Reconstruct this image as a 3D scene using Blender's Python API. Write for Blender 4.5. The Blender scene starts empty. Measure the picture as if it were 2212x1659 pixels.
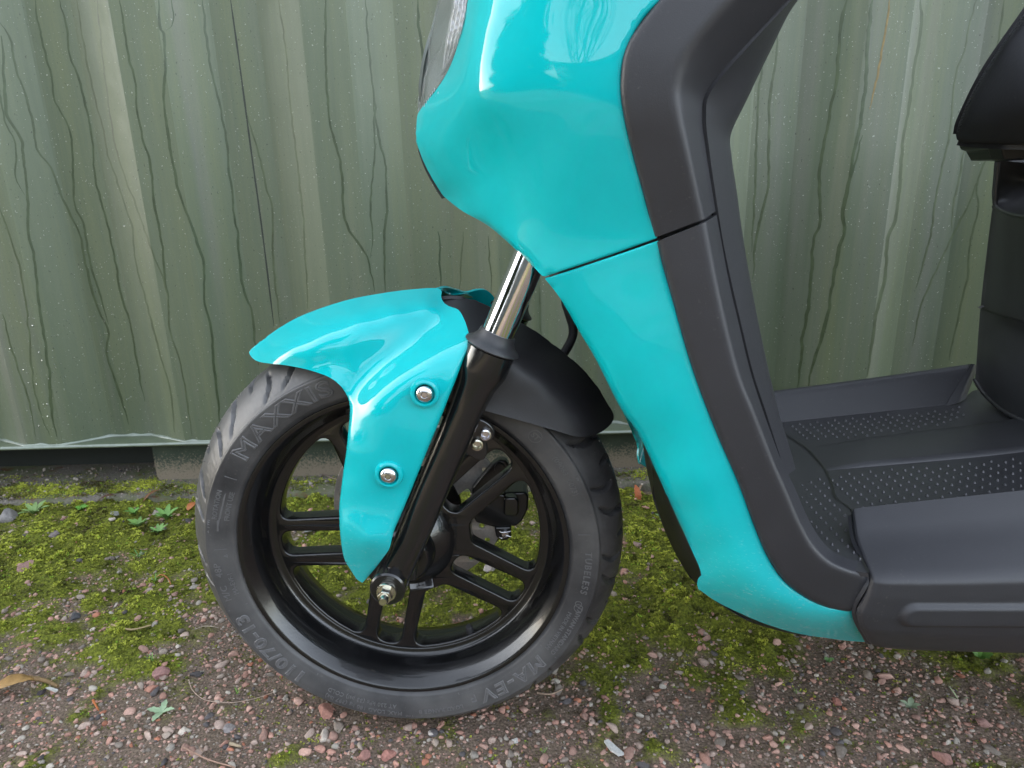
import bpy, bmesh, math, random
import numpy as np
from mathutils import Vector, Matrix
from mathutils.geometry import delaunay_2d_cdt

S = bpy.context.scene
COL = S.collection
random.seed(7)
RNG = np.random.default_rng(11)

# ------------------------------------------------------------------ camera
FPX, PW, PH = 1448.3, 2212.0, 1659.0            # focal length and frame of the photograph, in photo pixels
CAM = np.array([.1221, -.6802, .6102]); PITCH, ROLL = .2867, .0265
_f = np.array([0, math.cos(PITCH), -math.sin(PITCH)]); _r = np.array([1., 0, 0]); _d = np.cross(_f, _r)
_r2 = math.cos(ROLL) * _r + math.sin(ROLL) * _d; _d2 = -math.sin(ROLL) * _r + math.cos(ROLL) * _d
RM = np.array([_r2, _d2, _f])
cd = bpy.data.cameras.new('camera'); cam = bpy.data.objects.new('camera', cd); COL.objects.link(cam)
cd.sensor_width = 36; cd.lens = FPX / PW * 36; cd.clip_start = .02; cd.clip_end = 400
cam.matrix_world = Matrix(((_r2[0], -_d2[0], -_f[0], CAM[0]), (_r2[1], -_d2[1], -_f[1], CAM[1]),
                           (_r2[2], -_d2[2], -_f[2], CAM[2]), (0, 0, 0, 1)))
S.camera = cam
cd.dof.use_dof = True; cd.dof.focus_distance = .74; cd.dof.aperture_fstop = 20

# ------------------------------------------------------------------ sky and sun (the low sun stands behind the container: all in view is in its shade)
SUN_EL, SUN_AZ = math.radians(17), math.radians(-58)     # azimuth from +Y towards +X
W = bpy.data.worlds.new('World'); S.world = W; W.use_nodes = True
nt = W.node_tree; bg = nt.nodes['Background']
sky = nt.nodes.new('ShaderNodeTexSky'); sky.sky_type = 'NISHITA'; sky.sun_disc = False
sky.sun_elevation = SUN_EL; sky.sun_rotation = SUN_AZ; sky.air_density = 1.0; sky.dust_density = 2.5; sky.ozone_density = 1.0
hs = nt.nodes.new('ShaderNodeHueSaturation'); hs.inputs['Saturation'].default_value = .40
nt.links.new(sky.outputs[0], hs.inputs['Color']); nt.links.new(hs.outputs[0], bg.inputs['Color'])
bg.inputs['Strength'].default_value = .15
sl = bpy.data.lights.new('sun', 'SUN'); sl.energy = 2.2; sl.angle = math.radians(.5); sl.color = (1, .95, .87)
so = bpy.data.objects.new('sun', sl); COL.objects.link(so)
_sd = Vector((math.sin(SUN_AZ) * math.cos(SUN_EL), math.cos(SUN_AZ) * math.cos(SUN_EL), math.sin(SUN_EL)))
so.rotation_euler = _sd.to_track_quat('Z', 'Y').to_euler(); so.location = (0, 0, 6)
vs = S.view_settings; vs.view_transform = 'Standard'; vs.look = 'None'; vs.gamma = 1; vs.use_curve_mapping = False
vs.exposure = 3.05

# ------------------------------------------------------------------ helpers
def ray(px, py):
    return RM.T @ np.array([(px - PW / 2) / FPX, (py - PH / 2) / FPX, 1.])
def at(px, py, Y):
    """the point of the plane y = Y that the photograph shows at px, py"""
    d = ray(px, py); return CAM + (Y - CAM[1]) / d[1] * d
def atz(px, py, Z):
    d = ray(px, py); return CAM + (Z - CAM[2]) / d[2] * d
def proj(P):
    q = RM @ (np.asarray(P, float) - CAM); return PW / 2 + FPX * q[0] / q[2], PH / 2 + FPX * q[1] / q[2]

def tag(o, label=None, cat=None, group=None, kind=None):
    if label: o['label'] = label
    if cat: o['category'] = cat
    if group: o['group'] = group
    if kind: o['kind'] = kind
    return o
def empty(name, loc=(0, 0, 0)):
    o = bpy.data.objects.new(name, None); COL.objects.link(o); o.location = loc; o.empty_display_size = .05; return o
def link(name, me, mat=None, parent=None, smooth=True):
    if mat is not None and not me.materials: me.materials.append(mat)
    if smooth and len(me.polygons): me.polygons.foreach_set('use_smooth', np.ones(len(me.polygons), bool))
    o = bpy.data.objects.new(name, me); COL.objects.link(o)
    if parent is not None: o.parent = parent
    return o
def pymesh(name, v, f):
    me = bpy.data.meshes.new(name); me.from_pydata([tuple(map(float, p)) for p in v], [], [tuple(map(int, q)) for q in f]); me.update(); return me
def bm_mesh(name, bm):
    me = bpy.data.meshes.new(name); bm.to_mesh(me); bm.free(); return me
def sharp(o, deg=35):
    me = o.data
    me.polygons.foreach_set('use_smooth', np.ones(len(me.polygons), bool))
    me.set_sharp_from_angle(angle=math.radians(deg))
    return o
def solid(o, t, off=-1.0):
    m = o.modifiers.new('thickness', 'SOLIDIFY'); m.thickness = t; m.offset = off; m.use_even_offset = False; return o
def bevel(o, w, seg=2, ang=35):
    m = o.modifiers.new('bevel', 'BEVEL'); m.width = w; m.segments = seg; m.limit_method = 'ANGLE'; m.angle_limit = math.radians(ang); m.harden_normals = False; return o

def catmull(pts, n, closed=False):
    P = np.asarray(pts, float); m = len(P)
    if m < 3:
        t = np.linspace(0, 1, n)[:, None]; return P[0] * (1 - t) + P[-1] * t
    if not closed: P = np.vstack([2 * P[0] - P[1], P, 2 * P[-1] - P[-2]])
    # arc-length even resampling of a dense spline
    out = []
    segs = m - 1
    for i in range(segs):
        p0, p1, p2, p3 = P[i], P[i + 1], P[i + 2], P[i + 3]
        t = np.linspace(0, 1, 16, endpoint=False)[:, None]
        out.append(.5 * ((2 * p1) + (-p0 + p2) * t + (2 * p0 - 5 * p1 + 4 * p2 - p3) * t ** 2 + (-p0 + 3 * p1 - 3 * p2 + p3) * t ** 3))
    D = np.vstack(out + [P[-2][None]])
    return D, segs
def spline(pts, n):
    """Catmull-Rom through pts, n samples even in the control index"""
    P = np.asarray(pts, float)
    if len(P) == 2:
        t = np.linspace(0, 1, n)[:, None]; return P[0] * (1 - t) + P[1] * t
    Q = np.vstack([2 * P[0] - P[1], P, 2 * P[-1] - P[-2]])
    u = np.linspace(0, len(P) - 1, n); i = np.minimum(u.astype(int), len(P) - 2); t = (u - i)[:, None]
    p0, p1, p2, p3 = Q[i], Q[i + 1], Q[i + 2], Q[i + 3]
    return .5 * ((2 * p1) + (-p0 + p2) * t + (2 * p0 - 5 * p1 + 4 * p2 - p3) * t ** 2 + (-p0 + 3 * p1 - 3 * p2 + p3) * t ** 3)

def outline(pts, step):
    """closed outline through photo points; a point (x, y, 1) is a corner"""
    n = len(pts); c = [i for i, p in enumerate(pts) if len(p) > 2]
    if not c: c = [0]
    out = []
    for a, b in zip(c, c[1:] + [c[0] + n]):
        seg = [pts[k % n][:2] for k in range(a, b + 1)]
        L = sum(math.dist(seg[k], seg[k + 1]) for k in range(len(seg) - 1))
        # centripetal spacing: resample to even arc length
        D = spline(seg, max(8, len(seg) * 14))
        s = np.concatenate([[0], np.cumsum(np.linalg.norm(np.diff(D, axis=0), axis=1))])
        m = max(1, int(round(s[-1] / step)))
        t = np.linspace(0, s[-1], m, endpoint=False)
        out.append(np.stack([np.interp(t, s, D[:, 0]), np.interp(t, s, D[:, 1])], 1))
    return np.vstack(out)
def inside(poly, P):
    x, y = P[:, 0], P[:, 1]; r = np.zeros(len(P), bool); q = np.roll(poly, -1, 0)
    for (x1, y1), (x2, y2) in zip(poly, q):
        if y1 == y2: continue
        c = ((y1 > y) != (y2 > y)) & (x < (x2 - x1) * (y - y1) / (y2 - y1) + x1); r ^= c
    return r
def segdist(P, line):
    d = np.full(len(P), 1e9)
    for a, b in zip(line[:-1], line[1:]):
        a = np.array(a[:2], float); b = np.array(b[:2], float); ab = b - a
        t = np.clip(((P - a) @ ab) / max(1e-9, ab @ ab), 0, 1)
        d = np.minimum(d, np.linalg.norm(P - (a + t[:, None] * ab), axis=1))
    return d
class RBF:
    def __init__(s, pts, lam=0.):
        p = np.array(pts, float); s.c = p[:, :2] / 100; v = p[:, 2]; n = len(p)
        r = np.linalg.norm(s.c[:, None] - s.c[None], axis=2)
        A = np.zeros((n + 3, n + 3)); A[:n, :n] = s.k(r) + lam * np.eye(n)
        A[:n, n] = 1; A[:n, n + 1:] = s.c; A[n, :n] = 1; A[n + 1:, :n] = s.c.T
        s.w = np.linalg.lstsq(A, np.concatenate([v, np.zeros(3)]), rcond=None)[0]
    def k(s, r): return np.where(r > 1e-9, r * r * np.log(np.maximum(r, 1e-9)), 0)
    def __call__(s, P):
        P = np.asarray(P, float)[:, :2] / 100; r = np.linalg.norm(P[:, None] - s.c[None], axis=2)
        return s.k(r) @ s.w[:-3] + s.w[-3] + P @ s.w[-2:]
def unproject(P, Y):
    d = np.stack([(P[:, 0] - PW / 2) / FPX, (P[:, 1] - PH / 2) / FPX, np.ones(len(P))], 1) @ RM
    return CAM + ((Y - CAM[1]) / d[:, 1])[:, None] * d
def unproject_plane(P, z0, sx, x0):
    """onto the sloping floor z = z0 + sx (x - x0)"""
    d = np.stack([(P[:, 0] - PW / 2) / FPX, (P[:, 1] - PH / 2) / FPX, np.ones(len(P))], 1) @ RM
    k = (z0 + sx * (CAM[0] - x0) - CAM[2]) / (d[:, 2] - sx * d[:, 0]); return CAM + k[:, None] * d
def panel(name, out, ctrl, mat, parent, thick=.003, step=9, rounds=(), mirror=False, lam=0., holes=(), plane=None, post=None, dents=(), relax=0):
    """a moulded panel: traced outline, depth interpolated between measured points, rolled edges, real thickness"""
    B = outline(out, step)
    lo, hi = B.min(0), B.max(0)
    gx, gy = np.meshgrid(np.arange(lo[0] + step / 2, hi[0], step), np.arange(lo[1] + step / 2, hi[1], step * .87))
    gx = gx + (np.arange(gx.shape[0]) % 2)[:, None] * step / 2
    G = np.stack([gx.ravel(), gy.ravel()], 1); G = G[inside(B, G)]
    loop = list(B) + [B[0]]; nb = len(B)
    tg = np.roll(B, -1, 0) - np.roll(B, 1, 0); nr = np.stack([-tg[:, 1], tg[:, 0]], 1); nr /= np.linalg.norm(nr, axis=1)[:, None] + 1e-9
    if not inside(B, B + nr * .3).mean() > .5: nr = -nr
    rings = []                                                     # rows that follow the edge, so that it stays crisp
    for dd in (1.1, 2.8, 5.2, 8.6, 13.):
        if dd > step * 1.9: break
        R_ = B + nr * dd; R_ = R_[inside(B, R_)]; rings.append(R_[segdist(R_, loop) > dd * .93])
    G = G[segdist(G, loop) > (dd if len(rings) == 5 else dd) * .5 + step * .75 + 3]
    V = np.vstack([B] + rings + [G])
    ex = [(i, (i + 1) % nb) for i in range(nb)]
    r = delaunay_2d_cdt([Vector(p) for p in V], ex, [], 1, 1e-6)
    P = np.array([tuple(p) for p in r[0]]); F = [tuple(f) for f in r[2]]
    if plane: X = unproject_plane(P, *plane)
    else:
        Y = RBF(ctrl, lam)(P)
        if relax:                                                   # fair the surface so that its reflections run smoothly
            h = 4.; pad = relax * 3 + h; n0 = lo - pad; nx, ny = (np.ceil((hi - lo + 2 * pad) / h).astype(int) + 1)
            ax_, ay_ = n0[0] + h * np.arange(nx), n0[1] + h * np.arange(ny); QX, QY = np.meshgrid(ax_, ay_, indexing='ij')
            Z = RBF(ctrl, lam)(np.stack([QX.ravel(), QY.ravel()], 1)).reshape(nx, ny)
            k = np.exp(-.5 * (np.arange(-int(relax * 2.6 / h) - 1, int(relax * 2.6 / h) + 2) * h / relax) ** 2); k /= k.sum(); m_ = len(k) // 2
            for axis in (0, 1): Z = np.apply_along_axis(lambda v_: np.convolve(np.pad(v_, m_, mode='reflect', reflect_type='odd'), k, 'valid'), axis, Z)
            u_ = (P - n0) / h; i_ = np.minimum(u_.astype(int), [nx - 2, ny - 2]); f_ = u_ - i_; fx_, fy_ = f_[:, 0], f_[:, 1]; ix, iy = i_[:, 0], i_[:, 1]
            YB = (Z[ix, iy] * (1 - fx_) + Z[ix + 1, iy] * fx_) * (1 - fy_) + (Z[ix, iy + 1] * (1 - fx_) + Z[ix + 1, iy + 1] * fx_) * fy_
            bY = RBF(ctrl, lam)(B); zb = B[np.abs(bY) < .004]           # the middle line of the body stays on the middle plane
            s_ = np.ones(len(P)) if len(zb) == 0 else np.clip(np.array([np.hypot(zb[:, 0] - x_, zb[:, 1] - y_).min() for x_, y_ in P]) / (relax * 1.6), 0, 1)
            s_ = s_ * s_ * (3 - 2 * s_); Y = Y * (1 - s_) + YB * s_
        dB = segdist(P, list(B) + [B[0]])
        for ln, w, dp in rounds:
            t = np.clip(1 - dB / w, 0, .97) * np.clip((w + 14 - segdist(P, ln)) / 8., 0, 1)
            e = np.minimum(np.hypot(P[:, 0] - ln[0][0], P[:, 1] - ln[0][1]), np.hypot(P[:, 0] - ln[-1][0], P[:, 1] - ln[-1][1])); e = np.clip(e / 60., 0, 1); e = e * e * (3 - 2 * e)
            Y = Y + e * dp * (1 - np.sqrt(np.maximum(0, 1 - t * t)))
        for cx, cy, ra, rb, dp in dents:                            # a round dish: flat inside ra, rising to rb
            q = np.hypot(P[:, 0] - cx, P[:, 1] - cy); Y = Y + dp * np.clip((rb - q) / (rb - ra), 0, 1)
        X = unproject(P, Y)
    if post is not None: X = post(P, X)
    FA = np.array([f[:3] for f in F]); ar = np.cross(P[FA[:, 1]] - P[FA[:, 0]], P[FA[:, 2]] - P[FA[:, 0]])
    F2 = [f if s_ > 0 else f[::-1] for f, s_ in zip(F, ar)]           # one winding for the whole skin, outside towards the viewer
    a_, b_, c_ = (X[FA[:, i]] for i in range(3)); sg = ((np.cross(b_ - a_, c_ - a_) * (CAM - a_)).sum(1) * np.sign(ar)).sum()
    if sg < 0: F2 = [f[::-1] for f in F2]
    me = pymesh(name, X, F2)
    if mirror == 'twin':                                             # the far side is a piece of its own
        me2 = me.copy(); bm = bmesh.new(); bm.from_mesh(me2)
        for v in bm.verts: v.co.y = -v.co.y
        bmesh.ops.reverse_faces(bm, faces=bm.faces[:]); bm.to_mesh(me2); bm.free(); thicken(link(name, me2, mat, parent), thick)
    elif mirror:
        bm = bmesh.new(); bm.from_mesh(me)
        g = bmesh.ops.duplicate(bm, geom=bm.verts[:] + bm.edges[:] + bm.faces[:])['geom']
        for e in g:
            if isinstance(e, bmesh.types.BMVert): e.co.y = -e.co.y
        bmesh.ops.reverse_faces(bm, faces=[e for e in g if isinstance(e, bmesh.types.BMFace)])
        bmesh.ops.remove_doubles(bm, verts=[v for v in bm.verts if abs(v.co.y) < .0012], dist=.0024)
        bm.to_mesh(me); bm.free()
    o = link(name, me, mat, parent)
    if thick: thicken(o, thick)
    return o
def thicken(o, t, deg=72):
    """give a skin its thickness for good, with crisp rims"""
    solid(o, t); dg = bpy.context.evaluated_depsgraph_get(); dg.update()
    me = bpy.data.meshes.new_from_object(o.evaluated_get(dg)); old = o.data; o.modifiers.clear(); o.data = me; bpy.data.meshes.remove(old); me.name = o.name
    return sharp(o, deg)
def grid_faces(n, m, closed_n=False, closed_m=False):
    F = []
    for i in range(n if closed_n else n - 1):
        for j in range(m if closed_m else m - 1):
            a, b = i, (i + 1) % n; c, d = j, (j + 1) % m
            F.append((a * m + c, b * m + c, b * m + d, a * m + d))
    return F
def loft(name, lines, mat, parent, n=90, sub=8, fillet=0., thick=.003, smooth_across=False, mirror=False, post=None, world=False, cap=False):
    """skin between guide lines, each a list of (px, py, Y); fillet rounds the ridges between strips"""
    L = []
    for l in lines:
        if world: L.append(spline(l, n)); continue
        s = spline(l, n); L.append(unproject(s[:, :2], s[:, 2]))
    L = np.array(L)                                               # lines x n x 3
    k = len(L); cols = []
    if smooth_across:
        Z = np.stack([spline(L[:, i], (k - 1) * sub + 1) for i in range(n)], 0)
    else:
        us = np.linspace(0, k - 1, (k - 1) * sub + 1); Z = []
        for u in us:
            i = min(int(u), k - 2); t = u - i; j = int(round(u))
            p = L[i] * (1 - t) + L[i + 1] * t
            if fillet and 0 < j < k - 1 and abs(u - j) < fillet:
                s = (u - j + fillet) / (2 * fillet)
                a = L[j] * (1 - fillet) + L[j - 1] * fillet; c = L[j] * (1 - fillet) + L[j + 1] * fillet
                p = (1 - s) ** 2 * a + 2 * s * (1 - s) * L[j] + s * s * c
            Z.append(p)
        Z = np.stack(Z, 1)
    m = Z.shape[1]; V = Z.reshape(-1, 3)
    if post is not None: V = post(V)
    F = grid_faces(n, m)
    a, b, c = V[F[len(F) // 2][0]], V[F[len(F) // 2][1]], V[F[len(F) // 2][2]]
    # orientation by majority
    VV = V[np.array(F)]; nn = np.cross(VV[:, 1] - VV[:, 0], VV[:, 2] - VV[:, 0]); s = (nn * (CAM - VV[:, 0])).sum(1)
    if s.sum() < 0: F = [f[::-1] for f in F]
    if mirror:
        V2 = V * [1, -1, 1]; F = F + [tuple(i + len(V) for i in f[::-1]) for f in F]; V = np.vstack([V, V2])
    me = pymesh(name, V, F)
    o = link(name, me, mat, parent)
    if thick: thicken(o, thick)
    return o
def lathe(name, prof, mat, parent, origin=(0, 0, 0), axis=(0, 1, 0), n=96, closed=False, spin=None):
    """revolve (s along axis, radius) profile"""
    ax = Vector(axis).normalized(); u = ax.orthogonal().normalized(); w = ax.cross(u)
    V = []
    for i in range(n):
        a = 2 * math.pi * i / n; d = u * math.cos(a) + w * math.sin(a)
        for s, r in prof: V.append(Vector(origin) + ax * s + d * r)
    m = len(prof); F = grid_faces(n, m, True, closed)
    me = pymesh(name, V, F)
    bm = bmesh.new(); bm.from_mesh(me)
    if not closed:
        bmesh.ops.remove_doubles(bm, verts=bm.verts[:], dist=1e-6)
        bmesh.ops.holes_fill(bm, edges=[e for e in bm.edges if e.is_boundary], sides=0)
    bmesh.ops.recalc_face_normals(bm, faces=bm.faces[:]); bm.to_mesh(me); bm.free()
    return sharp(link(name, me, mat, parent), 40)
def tube(name, pts, r, mat, parent, n=10, res=8, taper=None):
    P = spline(pts, (len(pts) - 1) * res + 1); V = []; m = len(P)
    T = np.gradient(P, axis=0)
    up = np.array([0.3, 0.2, 1.0])
    for i in range(m):
        t = T[i] / (np.linalg.norm(T[i]) + 1e-12); a = np.cross(t, up); a /= np.linalg.norm(a) + 1e-12; b = np.cross(t, a)
        rr = r if taper is None else r * (taper[0] + (taper[1] - taper[0]) * i / (m - 1))
        for k in range(n): V.append(P[i] + rr * (a * math.cos(2 * math.pi * k / n) + b * math.sin(2 * math.pi * k / n)))
    F = grid_faces(m, n, False, True) + [tuple(range(n))[::-1], tuple(range((m - 1) * n, m * n))]
    return link(name, pymesh(name, V, F), mat, parent)
def prism(name, pts3, depth, mat, parent, bev=.001, seg=2):
    """extrude a traced flat outline backwards (+y) by depth, with bevelled edges"""
    V = [tuple(p) for p in pts3]; n = len(V); V += [(p[0], p[1] + depth, p[2]) for p in V]
    F = [tuple(range(n)), tuple(range(2 * n - 1, n - 1, -1))] + [(i, i + n, (i + 1) % n + n, (i + 1) % n) for i in range(n)]
    me = pymesh(name, V, F); bm = bmesh.new(); bm.from_mesh(me); bmesh.ops.recalc_face_normals(bm, faces=bm.faces[:]); bm.to_mesh(me); bm.free()
    o = link(name, me, mat, parent); sharp(o, 40)
    if bev: bevel(o, bev, seg)
    return o
def shape2d(name, loops, depth, bev, mat, parent, place):
    """flat plate with holes (loops[0] outer, the rest holes), extruded and bevelled; place maps (a, b, c) to the world"""
    cu = bpy.data.curves.new(name, 'CURVE'); cu.dimensions = '2D'; cu.fill_mode = 'BOTH'; cu.extrude = depth / 2 - bev; cu.bevel_depth = bev; cu.offset = -bev; cu.bevel_resolution = 2
    for l in loops:
        sp = cu.splines.new('POLY'); sp.points.add(len(l) - 1); sp.use_cyclic_u = True
        for p, q in zip(sp.points, l): p.co = (q[0], q[1], 0, 1)
    return curve_to_obj(name, cu, mat, parent, place)
def curve_to_obj(name, cu, mat, parent, place):
    t = bpy.data.objects.new('tmp', cu); COL.objects.link(t)
    dg = bpy.context.evaluated_depsgraph_get(); dg.update()
    me = bpy.data.meshes.new_from_object(t.evaluated_get(dg)); bpy.data.objects.remove(t); bpy.data.curves.remove(cu)
    co = np.empty(len(me.vertices) * 3); me.vertices.foreach_get('co', co); co = co.reshape(-1, 3)
    co = place(co); me.vertices.foreach_set('co', co.ravel()); me.name = name; me.materials.clear()
    bm = bmesh.new(); bm.from_mesh(me); bmesh.ops.remove_doubles(bm, verts=bm.verts[:], dist=1e-6); bmesh.ops.recalc_face_normals(bm, faces=bm.faces[:]); bm.to_mesh(me); bm.free()
    return sharp(link(name, me, mat, parent), 40)
def text_mesh(body, size, mode='solid', bold=0., sx=1., spacing=1.0, shear=0.):
    cu = bpy.data.curves.new('t', 'FONT'); cu.body = body; cu.size = size; cu.align_x = 'CENTER'; cu.align_y = 'CENTER'
    cu.space_character = spacing; cu.resolution_u = 3; cu.offset = bold; cu.shear = shear
    if mode == 'solid': cu.extrude = max(.0005, size * .06)
    else: cu.fill_mode = 'NONE'; cu.bevel_depth = mode; cu.bevel_resolution = 1
    t = bpy.data.objects.new('t', cu); COL.objects.link(t)
    dg = bpy.context.evaluated_depsgraph_get(); dg.update()
    me = bpy.data.meshes.new_from_object(t.evaluated_get(dg)); bpy.data.objects.remove(t); bpy.data.curves.remove(cu)
    v = np.empty(len(me.vertices) * 3); me.vertices.foreach_get('co', v); v = v.reshape(-1, 3) * [sx, 1, 1]
    f = [tuple(p.vertices) for p in me.polygons]; bpy.data.meshes.remove(me)
    return v, f
def joined(name, parts, mat, parent, smooth=False):
    V, F, o = [], [], 0
    for v, f in parts: V.append(np.asarray(v)); F += [tuple(i + o for i in q) for q in f]; o += len(v)
    return link(name, pymesh(name, np.vstack(V), F), mat, parent, smooth)

# value noise for geometry
def vnoise(x, y, seed=0):
    xi = np.floor(x).astype(np.int64); yi = np.floor(y).astype(np.int64); fx = x - xi; fy = y - yi
    def h(a, b):
        n = (a * 374761393 + b * 668265263 + seed * 1442695041) & 0x7fffffff
        n = ((n ^ (n >> 13)) * 1274126177) & 0x7fffffff; n = ((n ^ (n >> 15)) * 668265263) & 0x7fffffff
        return ((n ^ (n >> 16)) & 0xffff) / 65535.
    u = fx * fx * (3 - 2 * fx); v = fy * fy * (3 - 2 * fy)
    return (h(xi, yi) * (1 - u) + h(xi + 1, yi) * u) * (1 - v) + (h(xi, yi + 1) * (1 - u) + h(xi + 1, yi + 1) * u) * v
def fbm(x, y, o=4, seed=0):
    s = 0; a = .5; t = 0
    for i in range(o): s = s + a * vnoise(x * 2 ** i, y * 2 ** i, seed + i * 17); t += a; a *= .5
    return s / t

# ------------------------------------------------------------------ materials
class NT:
    def __init__(s, name):
        s.m = bpy.data.materials.new(name); s.m.use_nodes = True; s.t = s.m.node_tree; s.b = s.t.nodes['Principled BSDF']
        s.tc = None
    def n(s, typ, **kw):
        d = s.t.nodes.new('ShaderNode' + typ)
        for k, v in kw.items():
            if k in d.inputs: d.inputs[k].default_value = v
            else: setattr(d, k, v)
        return d
    def l(s, a, b): s.t.links.new(a, b)
    def coord(s, scale=(1, 1, 1), out='Object'):
        if s.tc is None: s.tc = s.n('TexCoord')
        mp = s.n('Mapping'); mp.inputs['Scale'].default_value = scale; s.l(s.tc.outputs[out], mp.inputs['Vector']); return mp.outputs[0]
    def noise(s, scale, detail=3, rough=.55, vec=None, dist=0.):
        d = s.n('TexNoise'); d.inputs['Scale'].default_value = scale; d.inputs['Detail'].default_value = detail; d.inputs['Roughness'].default_value = rough
        d.inputs['Distortion'].default_value = dist
        s.l(vec if vec is not None else s.coord(), d.inputs['Vector']); return d.outputs['Fac']
    def ramp(s, fac, a, b, ca=(0, 0, 0, 1), cb=(1, 1, 1, 1)):
        d = s.n('ValToRGB'); d.color_ramp.elements[0].position = a; d.color_ramp.elements[1].position = b
        d.color_ramp.elements[0].color = ca; d.color_ramp.elements[1].color = cb; s.l(fac, d.inputs[0]); return d.outputs[0]
    def mix(s, fac, a, b, typ='MIX'):
        d = s.n('Mix', data_type='RGBA', blend_type=typ)
        for v, k in ((fac, 0), (a, 6), (b, 7)):
            if hasattr(v, 'links'): s.l(v, d.inputs[k])
            elif k == 0: d.inputs[0].default_value = v
            else: d.inputs[k].default_value = (*v[:3], 1)
        return d.outputs[2]
    def math(s, op, a, b=0.):
        d = s.n('Math', operation=op)
        for i, v in enumerate((a, b)):
            if hasattr(v, 'links'): s.l(v, d.inputs[i])
            else: d.inputs[i].default_value = v
        return d.outputs[0]
    def bump(s, h, strength=.3, dist=.001):
        d = s.n('Bump'); d.inputs['Strength'].default_value = strength; d.inputs['Distance'].default_value = dist
        s.l(h, d.inputs['Height']); s.l(d.outputs[0], s.b.inputs['Normal']); return d
    def set(s, **kw):
        for k, v in kw.items():
            k = {'base': 'Base Color', 'rough': 'Roughness', 'metal': 'Metallic', 'coat': 'Coat Weight', 'coatr': 'Coat Roughness', 'spec': 'Specular IOR Level', 'trans': 'Transmission Weight', 'ior': 'IOR', 'alpha': 'Alpha'}[k]
            if hasattr(v, 'links'): s.l(v, s.b.inputs[k])
            else: s.b.inputs[k].default_value = (*v, 1) if isinstance(v, tuple) else v
        return s

def m_simple(name, base, rough=.5, metal=0., coat=0., var=.12, scale=60., bump=0., bscale=600., bdist=.0003, spec=.5):
    t = NT(name); c = t.noise(scale, 4)
    col = t.mix(t.ramp(c, .3, .7), tuple(x * (1 - var) for x in base), tuple(min(1, x * (1 + var)) for x in base))
    t.set(base=col, metal=metal, coat=coat, coatr=.03, spec=spec)
    t.set(rough=t.math('ADD', t.math('MULTIPLY', c, .12), rough - .06))
    if bump: t.bump(t.noise(bscale, 2), bump, bdist)
    return t.m

def m_teal():
    t = NT('teal_paint'); v = t.coord()
    dust = t.noise(55, 5, .65, v); fine = t.noise(900, 3, .6, v)
    sep = t.n('SeparateXYZ'); t.l(t.tc.outputs['Object'], sep.inputs[0])
    low = t.n('MapRange'); t.l(sep.outputs[2], low.inputs[0])
    for i, x in ((1, .36), (2, .19), (3, 0.), (4, 1.)): low.inputs[i].default_value = x
    speck = t.ramp(t.noise(260, 3, .6, t.coord((1, 1, 2.4))), .60, .72)
    d = t.math('MULTIPLY', t.math('MULTIPLY', speck, low.outputs[0]), .38)
    base = t.mix(t.ramp(dust, .3, .7), (.0002, .415, .445), (.0002, .440, .470))
    haze = t.math('MULTIPLY', low.outputs[0], .13)
    base = t.mix(haze, base, (.22, .36, .36))
    t.set(base=t.mix(d, base, (.52, .58, .55)), rough=.45, spec=.05, coat=1., coatr=t.math('ADD', t.math('MULTIPLY', fine, .02), .012))
    t.b.inputs['Coat IOR'].default_value = 1.47
    return t.m
def m_plastic(name, base, rough=.5, grain=900, strength=.35):
    t = NT(name); v = t.coord(); n = t.noise(grain, 2, .6, v); c = t.noise(25, 5, .6, v)
    col = t.mix(t.ramp(c, .3, .75), base, tuple(x * 1.22 for x in base))
    col = t.mix(t.math('MULTIPLY', t.ramp(t.noise(310, 3, .6, v), .64, .74), t.math('MULTIPLY', t.ramp(t.noise(16, 4, .6, v), .42, .68), .35)), col, (.16, .15, .135))
    t.set(base=col, rough=t.math('ADD', t.math('MULTIPLY', c, .14), rough - .07), spec=.5)
    t.bump(n, strength, .0004); return t.m
def m_tyre(name, dust):
    t = NT(name); v = t.coord(); c = t.noise(13, 4, .55, v); f = t.noise(420, 3, .7, v)
    a = t.math('MULTIPLY', t.ramp(c, .30, .80), dust)
    base = t.mix(a, (.026, .026, .029), (.175, .171, .168))
    base = t.mix(t.math('MULTIPLY', t.ramp(f, .62, .74), dust * .5), base, (.19, .17, .15))
    t.set(base=base, rough=t.math('ADD', t.math('MULTIPLY', c, .2), .34), spec=.5)
    t.bump(f, .25, .0004); return t.m
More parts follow.
